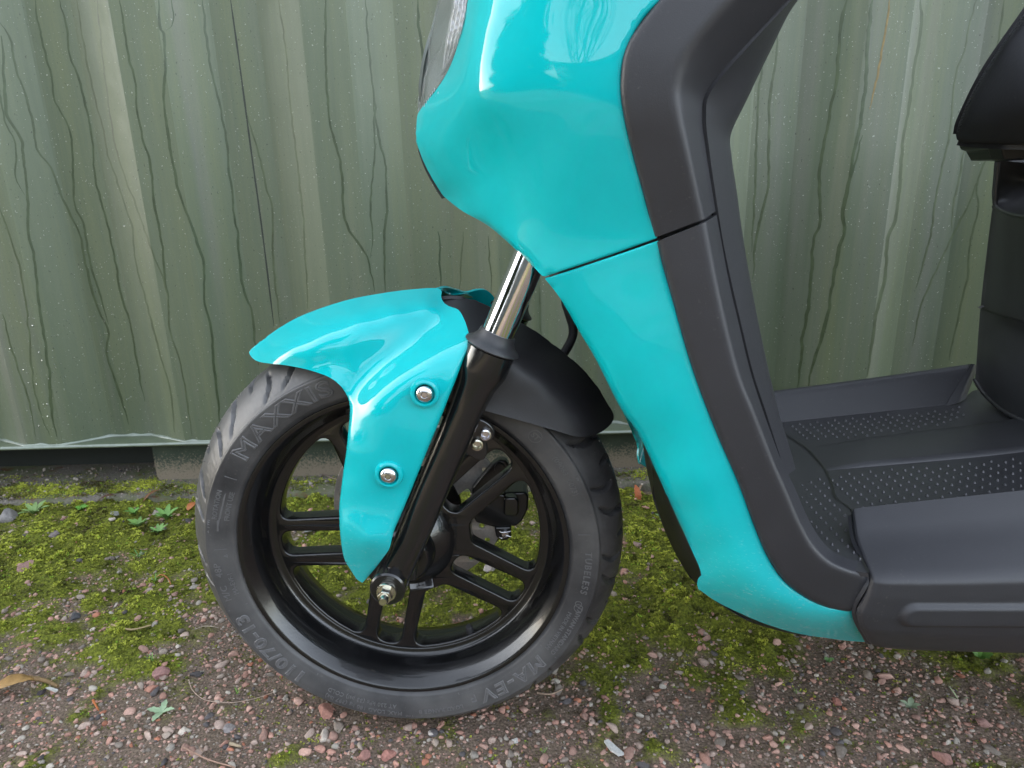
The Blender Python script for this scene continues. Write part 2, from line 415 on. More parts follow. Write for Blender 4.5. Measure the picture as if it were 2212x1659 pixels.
def m_wall():
    t = NT('container_paint'); v = t.coord()
    lo = t.noise(1.0, 7, .68, t.coord((9, 9, .45))); grain = t.noise(520, 3, .75, v); mid = t.noise(38, 4, .7, v)
    alg = t.ramp(t.noise(1.0, 7, .72, t.coord((14, 14, .5))), .45, .66)
    base = t.mix(t.ramp(lo, .25, .75), (.076, .103, .062), (.168, .196, .126))
    base = t.mix(t.math('MULTIPLY', alg, .48), base, (.185, .205, .095))
    base = t.mix(t.math('MULTIPLY', t.ramp(t.noise(1., 3, .6, t.coord((16, 16, .8))), .52, .72), .5), base, (.19, .185, .165))
    base = t.mix(t.math('MULTIPLY', t.ramp(grain, .35, .7), .35), base, (.085, .105, .085))
    base = t.mix(t.ramp(t.noise(260, 2, .5, v), .70, .74), base, (.34, .36, .30))
    base = t.mix(t.math('MULTIPLY', t.ramp(t.noise(330, 2, .5, t.coord((1, 1, .5))), .71, .74), .8), base, (.035, .035, .025))
    sep = t.n('SeparateXYZ'); t.l(t.tc.outputs['Object'], sep.inputs[0])
    lowm = t.n('MapRange'); t.l(sep.outputs[2], lowm.inputs[0])
    for i, x in ((1, .55), (2, .1), (3, 0.), (4, 1.)): lowm.inputs[i].default_value = x
    base = t.mix(t.math('MULTIPLY', lowm.outputs[0], .10), base, (.085, .125, .07))
    t.set(base=base, rough=t.math('ADD', t.math('MULTIPLY', mid, .25), .33), spec=.5)
    t.bump(t.math('ADD', t.math('MULTIPLY', grain, .5), mid), .16, .0012); return t.m
def m_attr(name, rough=.85, noise=500, dark=.6, trans=0.):
    """colour from a per-piece attribute (own colour; for moss also painted mound light), with grain"""
    t = NT(name); a = t.n('Attribute', attribute_name='tint'); g = t.ramp(t.noise(noise, 3, .7), .3, .75)
    t.set(base=t.mix(g, t.mix(1., a.outputs['Color'], (dark, dark, dark), 'MULTIPLY'), a.outputs['Color']), rough=rough, spec=.35)
    return t.m
def m_ground():
    t = NT('ground_surface'); v = t.coord(); a = t.n('Attribute', attribute_name='moss')
    f = t.noise(330, 4, .7, v); c = t.noise(30, 5, .65, v)
    base = t.mix(t.ramp(f, .3, .7), (.060, .044, .031), (.240, .180, .136))
    vo = t.n('TexVoronoi'); vo.inputs['Scale'].default_value = 260; t.l(v, vo.inputs['Vector'])
    pk = t.ramp(vo.outputs['Distance'], .18, .42, (1, 1, 1, 1), (0, 0, 0, 1))
    cs = t.n('SeparateColor'); t.l(vo.outputs['Color'], cs.inputs[0])
    pink = t.mix(cs.outputs[1], (.30, .17, .14), (.24, .20, .18))
    base = t.mix(t.math('MULTIPLY', pk, t.ramp(cs.outputs[0], .45, .5)), base, pink)
    moss = t.mix(t.ramp(t.noise(240, 4, .7, v), .35, .68), (.040, .048, .007), (.200, .225, .024))
    base = t.mix(t.ramp(t.math('ADD', a.outputs['Fac'], t.math('MULTIPLY', t.math('SUBTRACT', f, .5), .6)), .30, .55), base, moss)
    t.set(base=base, rough=.93, spec=.25); t.bump(t.math('ADD', f, vo.outputs['Distance']), .7, .002); return t.m
def m_concrete():
    t = NT('mossy_concrete'); v = t.coord(); c = t.noise(14, 5, .65, v); f = t.noise(260, 4, .7, v)
    base = t.mix(t.ramp(f, .3, .7), (.085, .078, .066), (.20, .18, .15))
    base = t.mix(t.ramp(c, .45, .62), base, (.10, .115, .05))
    base = t.mix(t.math('MULTIPLY', t.ramp(t.noise(24, 4, .6, t.coord((1, 2, 1))), .60, .68), .75), base, (.11, .035, .018))
    t.set(base=base, rough=.9, spec=.25); t.bump(f, .6, .002); return t.m
def m_rail():
    t = NT('splashed_rail_paint'); v = t.coord(); sep = t.n('SeparateXYZ'); t.l(t.tc.outputs['Object'], sep.inputs[0]) if t.tc else None
    f = t.noise(230, 4, .75, v); low = t.n('MapRange'); t.l(sep.outputs[2], low.inputs[0])
    for i, x in ((1, .095), (2, .03), (3, 0.), (4, 1.)): low.inputs[i].default_value = x
    k = t.ramp(t.math('ADD', f, t.math('MULTIPLY', low.outputs[0], .42)), .66, .86)
    base = t.mix(t.ramp(t.noise(20, 4, .6, v), .3, .7), (.030, .045, .034), (.055, .075, .052))
    t.set(base=t.mix(k, base, (.23, .19, .14)), rough=.6); t.bump(f, .4, .001); return t.m
def m_glass(name, rough, tint, trans=1.):
    t = NT(name); t.set(base=tint, rough=rough, trans=trans, ior=1.47, spec=.5)
    n = t.noise(40, 2); t.bump(n, .02, .001); return t.m

def m_lens():
    t = NT('headlight_lens'); t.set(base=(.30, .34, .335), rough=.06, alpha=.42, coat=.6, coatr=.02); return t.m
M = dict(
    teal=m_teal(),
    trim=m_plastic('charcoal_trim_plastic', (.0205, .0208, .0250), .50, 1100, .30),
    plastic=m_plastic('black_plastic', (.022, .022, .025), .46, 900, .30),
    gloss=m_simple('seat_tower_plastic', (.052, .053, .057), .40, 0, .1, bump=.06, bscale=500),
    mat=m_plastic('floor_mat_plastic', (.030, .030, .034), .42, 700, .25),
    seat=m_plastic('seat_vinyl', (.026, .027, .032), .68, 420, .55),
    fork=m_simple('fork_black_lacquer', (.008, .008, .009), .22, 0, .5, bump=.05, bscale=300),
    rim=m_simple('wheel_black_lacquer', (.0055, .0055, .0062), .22, 0, .45, bump=.40, bscale=620, bdist=.0005),
    rubber=m_simple('seal_rubber', (.030, .030, .033), .45, bump=.1),
    tyre=m_tyre('tyre_rubber', .72), letter=m_simple('tyre_letter_highlit', (.120, .118, .120), .38, scale=120),  # letters paler than the tyre: their edge highlights put into the colour
    chrome=m_simple('chrome_tube', (.72, .72, .76), .07, 1., 0, .04),
    zinc=m_simple('zinc_plated_steel', (.62, .60, .52), .22, 1., 0, .18, 200),
    steel=m_simple('machined_disc_steel', (.50, .48, .46), .38, .7, 0, .12, 300, .15, 900),
    stain=m_simple('stainless_bolt', (.66, .65, .68), .2, 1., 0, .06),
    violet=m_simple('violet_thread_paint', (.045, .03, .25), .4),
    dark=m_simple('caliper_black', (.010, .010, .011), .3, 0, .2, bump=.1),
    wall=m_wall(), concrete=m_concrete(), rail=m_rail(), ground=m_ground(),
    seam=m_simple('sealant_pale', (.235, .27, .225), .35, 0, .3, .15, 60, .3, 60, .002),
    streak=m_simple('algae_run', (.058, .080, .040), .4, var=.25, scale=40),
    streak2=m_simple('algae_run_faint', (.082, .104, .056), .4, var=.25, scale=40),
    seamdark=m_simple('dark_panel_seam', (.035, .042, .034), .6), rust=m_simple('rust_run', (.21, .155, .065), .7, var=.3),
    lens=m_lens(), reflect=m_simple('reflector_chrome', (.86, .86, .90), .22, .55, 0, .05),
    pocket=m_simple('gap_shade_black', (.018, .022, .018), .7),  # near-black: the deep shade of the gap put into the colour
    drop=m_glass('water', .02, (.95, 1, .97)),
)

# ================================================================== SETTING
WALL_Y, WALL_D = .64, .047
LIP_Z = float(at(139, 961, WALL_Y)[2])
def moss_amount(x, y):
    """how much moss grows at a spot: a thick belt along the container, thinning to patches towards the camera"""
    belt = np.clip((y - .02) / .30, 0, 1) ** .9
    n = fbm(x * 7 + 3, y * 7 + 9, 4, 3); n2 = fbm(x * 26, y * 26, 3, 8)
    left = np.clip((-x - .1) / .5, 0, 1) * .10
    under = np.exp(-((x - .30) / .35) ** 2) * np.clip((y + .05) / .15, 0, 1) * .05
    v = .205 + .57 * belt + left + under + (n - .5) * 1.25 + (n2 - .5) * .95
    return np.clip(v, 0, 1)
def ground_z(x, y):
    m = moss_amount(x, y)
    near = np.clip(1 - (np.abs(x - .1) - 1.7) / .6, 0, 1) * np.clip(1 - (np.abs(y) - 1.0) / .5, 0, 1)
    b = (fbm(x * 9, y * 9, 3, 21) - .5) * .012 + (fbm(x * 70, y * 70, 3, 5) - .5) * .0045 + np.clip(m - .33, 0, .6) * (.001 + .036 * fbm(x * 62, y * 62, 2, 31))
    wheel = 1 - np.exp(-((x / .075) ** 2 + (y / .06) ** 2))
    return b * near * wheel - .0006
def ground():
    fx = np.arange(-1.60, 1.80, .0052); fy = np.arange(-.42, .60, .0044)
    ox = np.array([-60, -30, -14, -7, -4, -2.8, -2.2, -1.8]); oy0 = np.array([-70, -40, -22, -12, -7, -4, -2.4, -1.4, -.8, -.55]); oy1 = np.array([.75, 1.2, 2.5, 6, 20, 60])
    X = np.concatenate([ox, fx, -ox[::-1]]); Yv = np.concatenate([oy0, fy, oy1])
    gx, gy = np.meshgrid(X, Yv, indexing='ij'); gz = ground_z(gx, gy)
    n, m = gx.shape; V = np.stack([gx, gy, gz], -1).reshape(-1, 3)
    i = np.arange(n * m).reshape(n, m)
    F = np.stack([i[:-1, :-1], i[1:, :-1], i[1:, 1:], i[:-1, 1:]], -1).reshape(-1, 4)
    me = bpy.data.meshes.new('ground'); me.vertices.add(len(V)); me.vertices.foreach_set('co', V.ravel())
    me.loops.add(F.size); me.loops.foreach_set('vertex_index', F.ravel().astype(np.int32))
    me.polygons.add(len(F)); me.polygons.foreach_set('loop_start', np.arange(0, F.size, 4, dtype=np.int32)); me.polygons.foreach_set('loop_total', np.full(len(F), 4, np.int32))
    a = me.attributes.new('moss', 'FLOAT', 'POINT'); a.data.foreach_set('value', moss_amount(V[:, 0], V[:, 1]).astype(np.float32))
    me.update(calc_edges=True); me.validate()
    tag(link('ground', me, M['ground']), kind='structure')
ground()

# concrete slab under the container
def slab():
    a = atz(0, 1086, 0); b = atz(340, 1096, 0); y0 = float((a[1] + b[1]) / 2) - .006
    xs = np.arange(-3.6, 2.6, .02); rows = []
    for x in xs:
        j = (vnoise(np.array([x * 30.]), np.array([2.]), 4)[0] - .5) * .012 + (vnoise(np.array([x * 6.]), np.array([7.]), 4)[0] - .5) * .014
        rows.append([(x, y0 + j, -.02), (x, y0 + j, .009), (x, y0 + j + .006, .0155), (x, y0 + .03, .019), (x, WALL_Y + .35, .021), (x, 3.2, .021), (x, 3.2, -.02)])
    n, m = len(rows), 7; V = [p for r in rows for p in r]
    o = sharp(link('concrete_slab', pymesh('concrete_slab', V, grid_faces(n, m)), M['concrete']), 50)
    return tag(o, 'mossy concrete slab laid along the ground beneath the green container', 'concrete slab'), y0
SLAB, SLAB_Y = slab()

# ------------------------------------------------------------------ shipping container
bx = [float(at(x, y, WALL_Y if w == 0 else WALL_Y + WALL_D)[0]) for x, y, w in ((56, 966, 0), (139, 963, 0), (242, 936, 1), (328, 934, 1), (400, 957, 0))]
PITCH_X = bx[4] - bx[0]
def wall_y(x):
    """depth of the corrugated sheet at x"""
    u = (np.asarray(x, float) - bx[0]) % PITCH_X
    xp = np.array([0, bx[1] - bx[0], bx[2] - bx[0], bx[3] - bx[0], PITCH_X]); yp = np.array([0, 0, WALL_D, WALL_D, 0])
    w = .0016; s = 0
    for k in (-1, -.5, 0, .5, 1): s = s + np.interp((u + k * w) % PITCH_X, xp, yp)
    return WALL_Y + s / 5
def on_wall(px, py, off=0.):
    y = WALL_Y
    for _ in range(8):
        p = at(px, py, y); y = float(wall_y(p[0]))
    return at(px, py, y - off)
CT = empty('shipping_container', (-.6, WALL_Y, 0))
tag(CT, 'weathered green corrugated shipping container with algae runs down its wall', 'container')
X0, X1, CZ = -4.05, 2.0, 2.55
def rel(o): o.parent = CT; o.matrix_parent_inverse = Matrix.Translation((.6, -WALL_Y, 0)); return o
def wall():
    xs = np.arange(X0, X1, .0045); zs = np.concatenate([np.linspace(LIP_Z + .002, 1.6, 24), [2.0, CZ]])
    V = [(x, float(y), z) for x, y in zip(xs, wall_y(xs)) for z in zs]
    o = link('corrugated_sheet', pymesh('corrugated_sheet', V, grid_faces(len(xs), len(zs))), M['wall']); rel(o); sharp(o, 9)
    # bottom rail: top flange, lip, web with a forklift pocket, and the floor above the dark gap
    def box(name, lo, hi, m, bev=.001):
        bm = bmesh.new(); bmesh.ops.create_cube(bm, size=1)
        for v in bm.verts: v.co = Vector(((v.co[i] + .5) * (hi[i] - lo[i]) + lo[i] for i in range(3)))
        o = link(name, bm_mesh(name, bm), m); sharp(o, 30)
        if bev: bevel(o, bev, 2)
        return rel(o)
    box('rail_flange', (X0, WALL_Y - .006, LIP_Z - .007), (X1, WALL_Y + .075, LIP_Z - .0005), M['wall'], .0015)
    pk = float(at(336, 1000, WALL_Y + .022)[0])
    box('rail_web', (pk, WALL_Y + .022, .018), (X1, WALL_Y + .028, LIP_Z - .0065), M['rail'])
    box('rail_web', (X0, WALL_Y + .022, .018), (pk - .60, WALL_Y + .028, LIP_Z - .0065), M['rail'])
    box('pocket_side', (pk - .006, WALL_Y + .0285, .022), (pk - .001, WALL_Y + .5, LIP_Z - .009), M['rail'], 0)
    o = box('gap_shade_plate', (X0 + .01, WALL_Y + .115, .0215), (X1 - .01, WALL_Y + .12, LIP_Z - .0125), M['pocket'], 0)  # added plate, stands in for the shade deep inside the gap
    box('container_floor', (X0, WALL_Y + .076, LIP_Z - .012), (X1, WALL_Y + 2.38, LIP_Z - .002), M['rail'], 0)
    box('roof', (X0, WALL_Y - .004, CZ + .001), (X1, WALL_Y + 2.4, CZ + .06), M['wall'], .004)
    box('end_wall', (X0 - .045, WALL_Y, .02), (X0 - .001, WALL_Y + 2.4, CZ), M['wall'], .003)
    box('end_wall', (X1 + .001, WALL_Y, .02), (X1 + .045, WALL_Y + 2.4, CZ), M['wall'], .003)
    box('back_wall', (X0, WALL_Y + 2.36, .02), (X1, WALL_Y + 2.4, CZ), M['wall'], .003)
    # sealant bead along the foot of the sheet, pale edge of the flange
    xs = np.arange(-1.35, 1.3, .006); V = []; F = []
    for i, x in enumerate(xs):
        y = float(wall_y(x)); j = (vnoise(np.array([x * 60.]), np.array([1.]), 9)[0] - .5) * .004; h = .0036 + j
        for dy, dz in ((-.0038 - j * .4, -.0003), (-.0034, h * .5), (-.0015, h), (.0005, h * 1.05)): V.append((x, y + dy, LIP_Z + dz))
    rel(link('sealant_bead', pymesh('sealant_bead', V, grid_faces(len(xs), 4)), M['seam']))
    V = []
    for i, x in enumerate(xs):
        j = (vnoise(np.array([x * 25.]), np.array([3.]), 2)[0] - .5) * .0016
        V += [(x, WALL_Y - .0068 - j * .3, LIP_Z - .0042 + j), (x, WALL_Y - .0072, LIP_Z - .0015), (x, WALL_Y - .0030, LIP_Z + .0002)]
    rel(link('flange_edge', pymesh('flange_edge', V, grid_faces(len(xs), 3)), M['seam']))
wall()

# ------------------------------------------------------------------ algae runs and drops on the sheet
def k2(l): return [(a * .5904, b * .5904) for a, b in l]
def k3(l): return [(1555 + a * .5207, b * .5207) for a, b in l]
RUNS = [(k2(l), w, m) for l, w, m in (
    ([(0, 80), (40, 150), (60, 260), (110, 400), (135, 540), (190, 620), (240, 750), (285, 840), (300, 900), (320, 1000), (350, 1100), (395, 1210), (390, 1290), (430, 1420), (475, 1560)], 9, 0),
    ([(5, 130), (15, 300), (30, 420), (75, 510), (90, 600), (100, 720), (105, 860), (125, 950), (140, 1080), (160, 1230), (180, 1350), (185, 1480), (205, 1600)], 11, 0),
    ([(-10, 300), (20, 440), (55, 530), (60, 650), (95, 720)], 7, 0),
    ([(130, 0), (145, 120), (180, 250), (200, 370), (245, 450), (265, 560), (270, 740), (305, 820), (330, 960), (365, 1080), (395, 1190)], 8, 0),
    ([(215, 0), (245, 100), (255, 200), (290, 290), (330, 470), (345, 620), (365, 720), (405, 880), (425, 970), (435, 1060), (465, 1150), (495, 1280), (520, 1420), (530, 1470)], 8, 0),
    ([(280, 0), (300, 120), (330, 280), (370, 440), (400, 580), (440, 700), (480, 830), (500, 980), (530, 1080), (560, 1200), (590, 1310), (620, 1420), (640, 1590)], 7, 1),
    ([(355, 0), (375, 200), (400, 400), (440, 600), (500, 760), (560, 930), (610, 1050), (620, 1200), (660, 1330), (690, 1500), (700, 1600)], 7, 1),
    ([(440, 0), (465, 180), (495, 300), (505, 430), (545, 590), (560, 720), (590, 870), (600, 1000), (620, 1130)], 9, 0),
    ([(580, 0), (585, 100), (600, 130), (605, 250), (600, 350), (615, 480), (635, 600), (660, 720), (705, 840), (745, 970), (750, 1100), (770, 1220), (790, 1400), (805, 1560)], 10, 0),
    ([(625, 0), (632, 60), (630, 95), (600, 112)], 7, 0),
    ([(740, 0), (760, 180), (790, 330), (825, 490), (840, 640), (860, 790), (875, 920), (890, 1040), (920, 1150), (935, 1250), (950, 1340)], 9, 0),
    ([(905, 420), (935, 520), (970, 660), (1000, 800), (1000, 930), (1010, 1050), (1025, 1190)], 8, 1),
    ([(1020, 0), (1045, 200), (1070, 440), (1100, 700), (1115, 900), (1125, 1130)], 7, 1),
    ([(1190, -10), (1190, 140), (1205, 420), (1245, 600), (1260, 770), (1285, 850), (1345, 940), (1375, 1070)], 9, 0),
    ([(1335, -10), (1350, 180), (1370, 390), (1370, 590), (1355, 750), (1365, 870), (1355, 945)], 7, 0),
    ([(1365, 370), (1390, 520), (1410, 620), (1415, 770), (1405, 880), (1410, 1070)], 8, 0),
    ([(1525, -5), (1530, 80), (1545, 180), (1548, 330)], 9, 0),
    ([(-10, 740), (40, 880), (70, 970), (100, 1130), (110, 1300), (125, 1420), (150, 1520), (185, 1600)], 7, 1),
    ([(10, 1150), (60, 1330), (100, 1440), (130, 1600)], 7, 1))]
RUNS += [(k3(l), w, m) for l, w, m in (
    ([(240, 130), (235, 250), (205, 420), (205, 640), (195, 800), (150, 1000), (135, 1160)], 11, 1),
    ([(180, 250), (160, 400), (150, 640), (145, 850), (130, 1050)], 9, 1),
    ([(525, -10), (495, 170), (480, 350), (440, 560), (415, 720), (415, 930), (385, 1000), (375, 1200), (345, 1400), (320, 1620)], 13, 0),
    ([(630, -10), (615, 200), (595, 420), (555, 640), (510, 870), (515, 950), (480, 1100), (440, 1340), (385, 1520), (365, 1620)], 13, 0),
    ([(590, 560), (560, 680), (525, 820), (515, 940)], 8, 0),
    ([(835, -10), (830, 130), (795, 380), (775, 500), (755, 620), (750, 740), (730, 900), (695, 1000), (685, 1150), (650, 1300), (610, 1570)], 12, 0),
    ([(1070, -10), (1040, 90), (1010, 220), (980, 300), (970, 430), (945, 600), (900, 800), (880, 950), (850, 1080), (815, 1200)], 9, 1),
    ([(1020, 600), (995, 740), (965, 870), (960, 960)], 9, 1),
    ([(1180, -10), (1170, 100), (1140, 240)], 9, 1),
    ([(1130, 620), (1070, 750), (1070, 860), (1040, 1000), (1030, 1150), (990, 1300), (950, 1500)], 9, 1),
    ([(1065, 760), (1020, 870), (960, 990), (920, 1070), (880, 1160), (830, 1290), (800, 1440)], 9, 1))]
RUNS += [([(947, 500), (950, 574), (956, 640)], 7, 0), ([(1001, 500), (996, 560), (992, 640)], 6, 1), ([(1054, 510), (1060, 590), (1062, 640)], 6, 0), ([(1165, 620), (1168, 700), (1172, 780)], 6, 1)]
def ribbon(pts, wpx, m, name='algae_run', straight=False):
    # even samples, small sideways wander, width that swells and thins: real runs of dirty water
    D = spline(pts, len(pts) * 14); s = np.concatenate([[0], np.cumsum(np.linalg.norm(np.diff(D, axis=0), axis=1))])
    t = np.arange(0, s[-1], 5.0); P = np.stack([np.interp(t, s, D[:, 0]), np.interp(t, s, D[:, 1])], 1)
    sd = random.randint(0, 9999)
    if not straight:
        P[:, 0] += (fbm(t / 34., t * 0 + .5, 3, sd) - .5) * 8
    w = wpx * (.62 + .75 * fbm(t / 45., t * 0 + 3.5, 3, sd + 5)) * .5
    w *= np.clip(.35 + t / 60, 0, 1) * np.clip(.25 + (t[-1] - t) / 90, 0, 1)
    V = []
    for (x, y), ww in zip(P, w):
        for k, off in ((-1, .0002), (0, .0004), (1, .0002)): V.append(on_wall(x + k * ww, y, off))
    rel(link(name, pymesh(name, V, grid_faces(len(P), 3)), m))
for l, w, m in RUNS: ribbon(l, w * (.52 if m else .58), M['streak2' if m else 'streak'])
ribbon(k2([(843, -5), (880, 260), (920, 560), (960, 850), (1003, 1200)]), 3.6, M['seamdark'], 'panel_seam', True)
ribbon(k3([(705, -10), (685, 150), (640, 370), (620, 460)]), 4.5, M['rust'], 'rust_run')
def drops():
    parts = []
    for k in range(120):
        if k < 90:
            x = random.gauss(320, 130); y = random.uniform(1130, 1580)
            px, py = x * .5904, y * .5904
        else: px, py = random.uniform(0, 520), random.uniform(300, 940)
        if py > 925: continue
        c = on_wall(px, py); r = random.uniform(.0007, .0018)
        V = []; F = []
        for i in range(4):
            for j in range(8):
                a = j / 8 * 2 * math.pi; e = i / 3 * math.pi / 2
                V.append((c[0] + r * math.cos(a) * math.cos(e), c[1] - r * .6 * math.sin(e) - .0003, c[2] + r * 1.25 * math.sin(a) * math.cos(e)))
        parts.append((np.array(V), grid_faces(4, 8, False, True)))
    tag(rel(joined('water_droplets', parts, M['drop'], None, True)), kind='stuff')
drops()

# ================================================================== SCOOTER
SC = empty('scooter'); tag(SC, 'turquoise and black electric scooter parked on mossy gravel beside the container', 'scooter')
AX = Vector((0.003, 0, .2390)); STEER = Matrix.Rotation(math.radians(-2.0), 4, 'Z')
WM = Matrix.Translation(AX) @ STEER
def onwheel(v):
    """wheel frame (x right, y away, z up, hub at 0) to the world"""
    v = np.asarray(v, float); R3 = np.array(STEER.to_3x3()); return v @ R3.T + np.array(AX)
def remap(o):
    co = np.empty(len(o.data.vertices) * 3); o.data.vertices.foreach_get('co', co)
    o.data.vertices.foreach_set('co', onwheel(co.reshape(-1, 3)).ravel()); o.data.update(); return o

# ---- tyre: carcass with cut grooves
TP = np.array([(.1755, .0435), (.179, .0468), (.184, .0500), (.190, .0522), (.1985, .0540), (.2040, .0542), (.2080, .0528), (.2088, .0510), (.2130, .0478), (.2200, .0412), (.2275, .0322), (.2335, .0222), (.2372, .0115), (.2385, 0)])
def sidewall_y(r): return np.interp(r, TP[:8, 0], TP[:8, 1])
def tyre():
    h = spline(TP, 46); prof = np.vstack([h * [1, -1], (h[::-1])[1:]])       # (r, y) near bead -> crown -> far bead
    dn = np.gradient(prof, axis=0); nr = np.stack([-dn[:, 1], dn[:, 0]], 1); nr /= np.linalg.norm(nr, axis=1)[:, None]
    if nr[len(nr) // 2, 0] < 0: nr = -nr
    N = 1000; m = len(prof); th = np.linspace(0, 2 * math.pi, N, endpoint=False)
    T, J = np.meshgrid(th, np.arange(m), indexing='ij'); R = prof[J, 0]; Yv = prof[J, 1]
    tread = np.clip((R - .2102) / .0012, 0, 1)
    # curved diagonal grooves: each side has long sickles and short sipes
    s = np.abs(Yv) / .0508                                                     # 0 crown, 1 shoulder
    side = np.sign(Yv); K = 17
    dep = np.zeros_like(R)
    for ph, s0, s1, sweep, w, dd in ((0., .12, .95, .50, .0036, .0055), (.46, .42, .99, .30, .0028, .0045), (.72, .05, .60, .36, .0030, .0048)):
        u = (T * K / (2 * math.pi) + ph + (side > 0) * .5 + sweep * (s ** 1.4) + .08 * np.sin(s * 6)) % 1.0
        d = np.minimum(u, 1 - u) * (2 * math.pi / K) * .226                    # metres from the groove line
        ends = np.clip((s - s0) / .06, 0, 1) * np.clip((s1 - s) / .07, 0, 1)
        ww = w * (.45 + .55 * np.sin(np.clip((s - s0) / (s1 - s0), 0, 1) * math.pi))
        dep = np.maximum(dep, dd * ends * np.clip((ww - d) / .0011 + .5, 0, 1))
    dep *= tread
    wear = (fbm(T * 60, Yv * 900, 3, 4) - .5) * .0007 * tread
    # fine circumferential ribs on the sidewall near the bead
    rib = np.exp(-((R - .1815) / .0009) ** 2) * .0007 + np.exp(-((R - .2068) / .0011) ** 2) * .0012
    off = -dep + wear + rib * (np.abs(Yv) > .04)
    R2 = R + nr[J, 0] * off; Y2 = Yv + nr[J, 1] * off
    V = np.stack([R2 * np.sin(T), Y2, R2 * np.cos(T)], -1).reshape(-1, 3)
    V[:, 2] = np.where(V[:, 2] < -.2372, -.2372 + (V[:, 2] + .2372) * .2, V[:, 2])   # flattened at the contact patch
    return sharp(link('tyre', pymesh('tyre', onwheel(V), grid_faces(N, m, True)), M['tyre'], SC), 60)
TY = tyre()
def arc_text(body, deg, r, size, mode='solid', **kw):
    """lettering standing proud of the near sidewall, tops outward, read clockwise"""
    v, f = text_mesh(body, size, mode, **kw); a = math.radians(deg) + v[:, 0] / r; rr = r + v[:, 1]
    y = -sidewall_y(rr) - .0003 - np.maximum(v[:, 2], -.0002)
    return onwheel(np.stack([rr * np.sin(a), y, rr * np.cos(a)], 1)), f
def arc_poly(pts, deg, r, h=.0006):
    n = len(pts); v = []
    for t in (h, -.0003):
        for x, y in pts: v.append((x, y, t))
    v = np.array(v); a = math.radians(deg) + v[:, 0] / r; rr = r + v[:, 1]
    y = -sidewall_y(rr) - v[:, 2]
    f = [tuple(range(n))] + [(i, (i + 1) % n, (i + 1) % n + n, i + n) for i in range(n)]
    return onwheel(np.stack([rr * np.sin(a), y, rr * np.cos(a)], 1)), f
def bar(deg, r0, r1, w=.0008, h=.0006):
    return arc_poly([(-w / 2, r0 - .19), (w / 2, r0 - .19), (w / 2, r1 - .19), (-w / 2, r1 - .19)], deg, .19, h)
LT = [arc_text('MAXXIS', -35.5, .1945, .0235, .0009, sx=1.42, spacing=1.12),
      arc_text('110/70-13', -126.5, .1955, .0185, .0009, sx=1.25, spacing=1.10),
      arc_text('MA-EV', 143.5, .1945, .0195, .00085, sx=1.35, spacing=1.18, shear=.12), arc_text('F', 159.3, .1930, .0115, .0004, sx=1.2),
      arc_text('M/C   48P', -98.5, .1985, .0098, sx=1.05, spacing=1.1), arc_text('MA-EVF-1 \u25bf'.replace('\u25bf', ''), -99.5, .1885, .0062, spacing=1.05),
      arc_text('ROTATION', -71.5, .1985, .0068, bold=.0001), arc_text('FRONT USE', -71.5, .1865, .0066, bold=.0001),
      arc_text('MAX. LOAD 180 kg (397 lbs)', -163.2, .2010, .0066, spacing=1.12, bold=.0001), arc_text('AT 230 kPa (33 psi) COLD', -162.2, .1930, .0064, spacing=1.12, bold=.0001),
      arc_text('LOAD RANGE B', 171.0, .1985, .0066, spacing=1.12, bold=.0001), arc_text('TUBELESS', 96.3, .1960, .0098, spacing=1.25, bold=.00015),
      arc_text('TAIWAN STANDARD', 118.0, .1980, .0068, spacing=1.05, bold=.0001), arc_text('MADE IN VIETNAM', 119.5, .1900, .0060, spacing=1.05),
      arc_text('(09063  0073)', 62.5, .1955, .0080, spacing=1.05), arc_text('ST', 47.0, .1950, .0085, bold=.0002),
      arc_text('TWI', -78.5, .2045, .0056), arc_text('TWI', 64.5, .2045, .0056), arc_text('TWI', 181.5, .2040, .0050)]
WORDS = len(LT)
ring = [(.0062 * math.cos(t), .0062 * math.sin(t)) for t in np.linspace(0, 2 * math.pi, 24, endpoint=False)]
def ring_poly(deg, r, ro, w=.0007):
    v, f = [], []
    for i in range(24):
        t = 2 * math.pi * i / 24
        for q, h in ((ro + w, -.0002), (ro + w, .0006), (ro, .0006), (ro, -.0002)): v.append((q * math.cos(t), q * math.sin(t), h))
    f = grid_faces(24, 4, True); v = np.array(v); a = math.radians(deg) + v[:, 0] / r; rr = r + v[:, 1]
    return onwheel(np.stack([rr * np.sin(a), -sidewall_y(rr) - v[:, 2], rr * np.cos(a)], 1)), f
LT += [ring_poly(47.0, .1950, .0064), ring_poly(109.0, .1965, .0042), ring_poly(107.6, .1950, .0030),
       arc_poly([(-.020, .0012), (-.012, .0020), (.016, .0009), (.019, -.0003), (-.012, -.0002), (-.012, .0006)], -72.5, .1925),
       arc_poly([(-.026, .0034), (-.026, .0016), (-.013, .0022), (-.014, .0040)], -72.8, .1920),
       arc_poly([(0, .002), (-.002, -.0015), (.002, -.0015)], -89.5, .1885), arc_poly([(0, .002), (-.0015, -.001), (.0015, -.001)], -81.0, .2045), arc_poly([(0, .0017), (-.0013, -.001), (.0013, -.001)], 177.6, .2040)]
for d in (-108.4, -144.6, 128.0, 163.8): LT.append(bar(d, .1835, .2045))
for d in (-61.5, -87.0, -14, 83.0): LT.append(bar(d, .1870, .1990, .0007, .0009))
# ribbed ground behind the large lettering
for d0, d1, n in ((-143.8, -109.2, 70), (129.0, 163.0, 66), (-59.0, -12.0, 92)):
    for k in range(n):
        LT.append(bar(d0 + (d1 - d0) * k / (n - 1), .1850, .2050, .00055, .00014))
for w_ in LT[:WORDS]: joined('tyre_lettering', [w_], M['letter'], TY)
tag(joined('sidewall_ribs', LT[WORDS:], M['letter'], TY), kind='stuff')
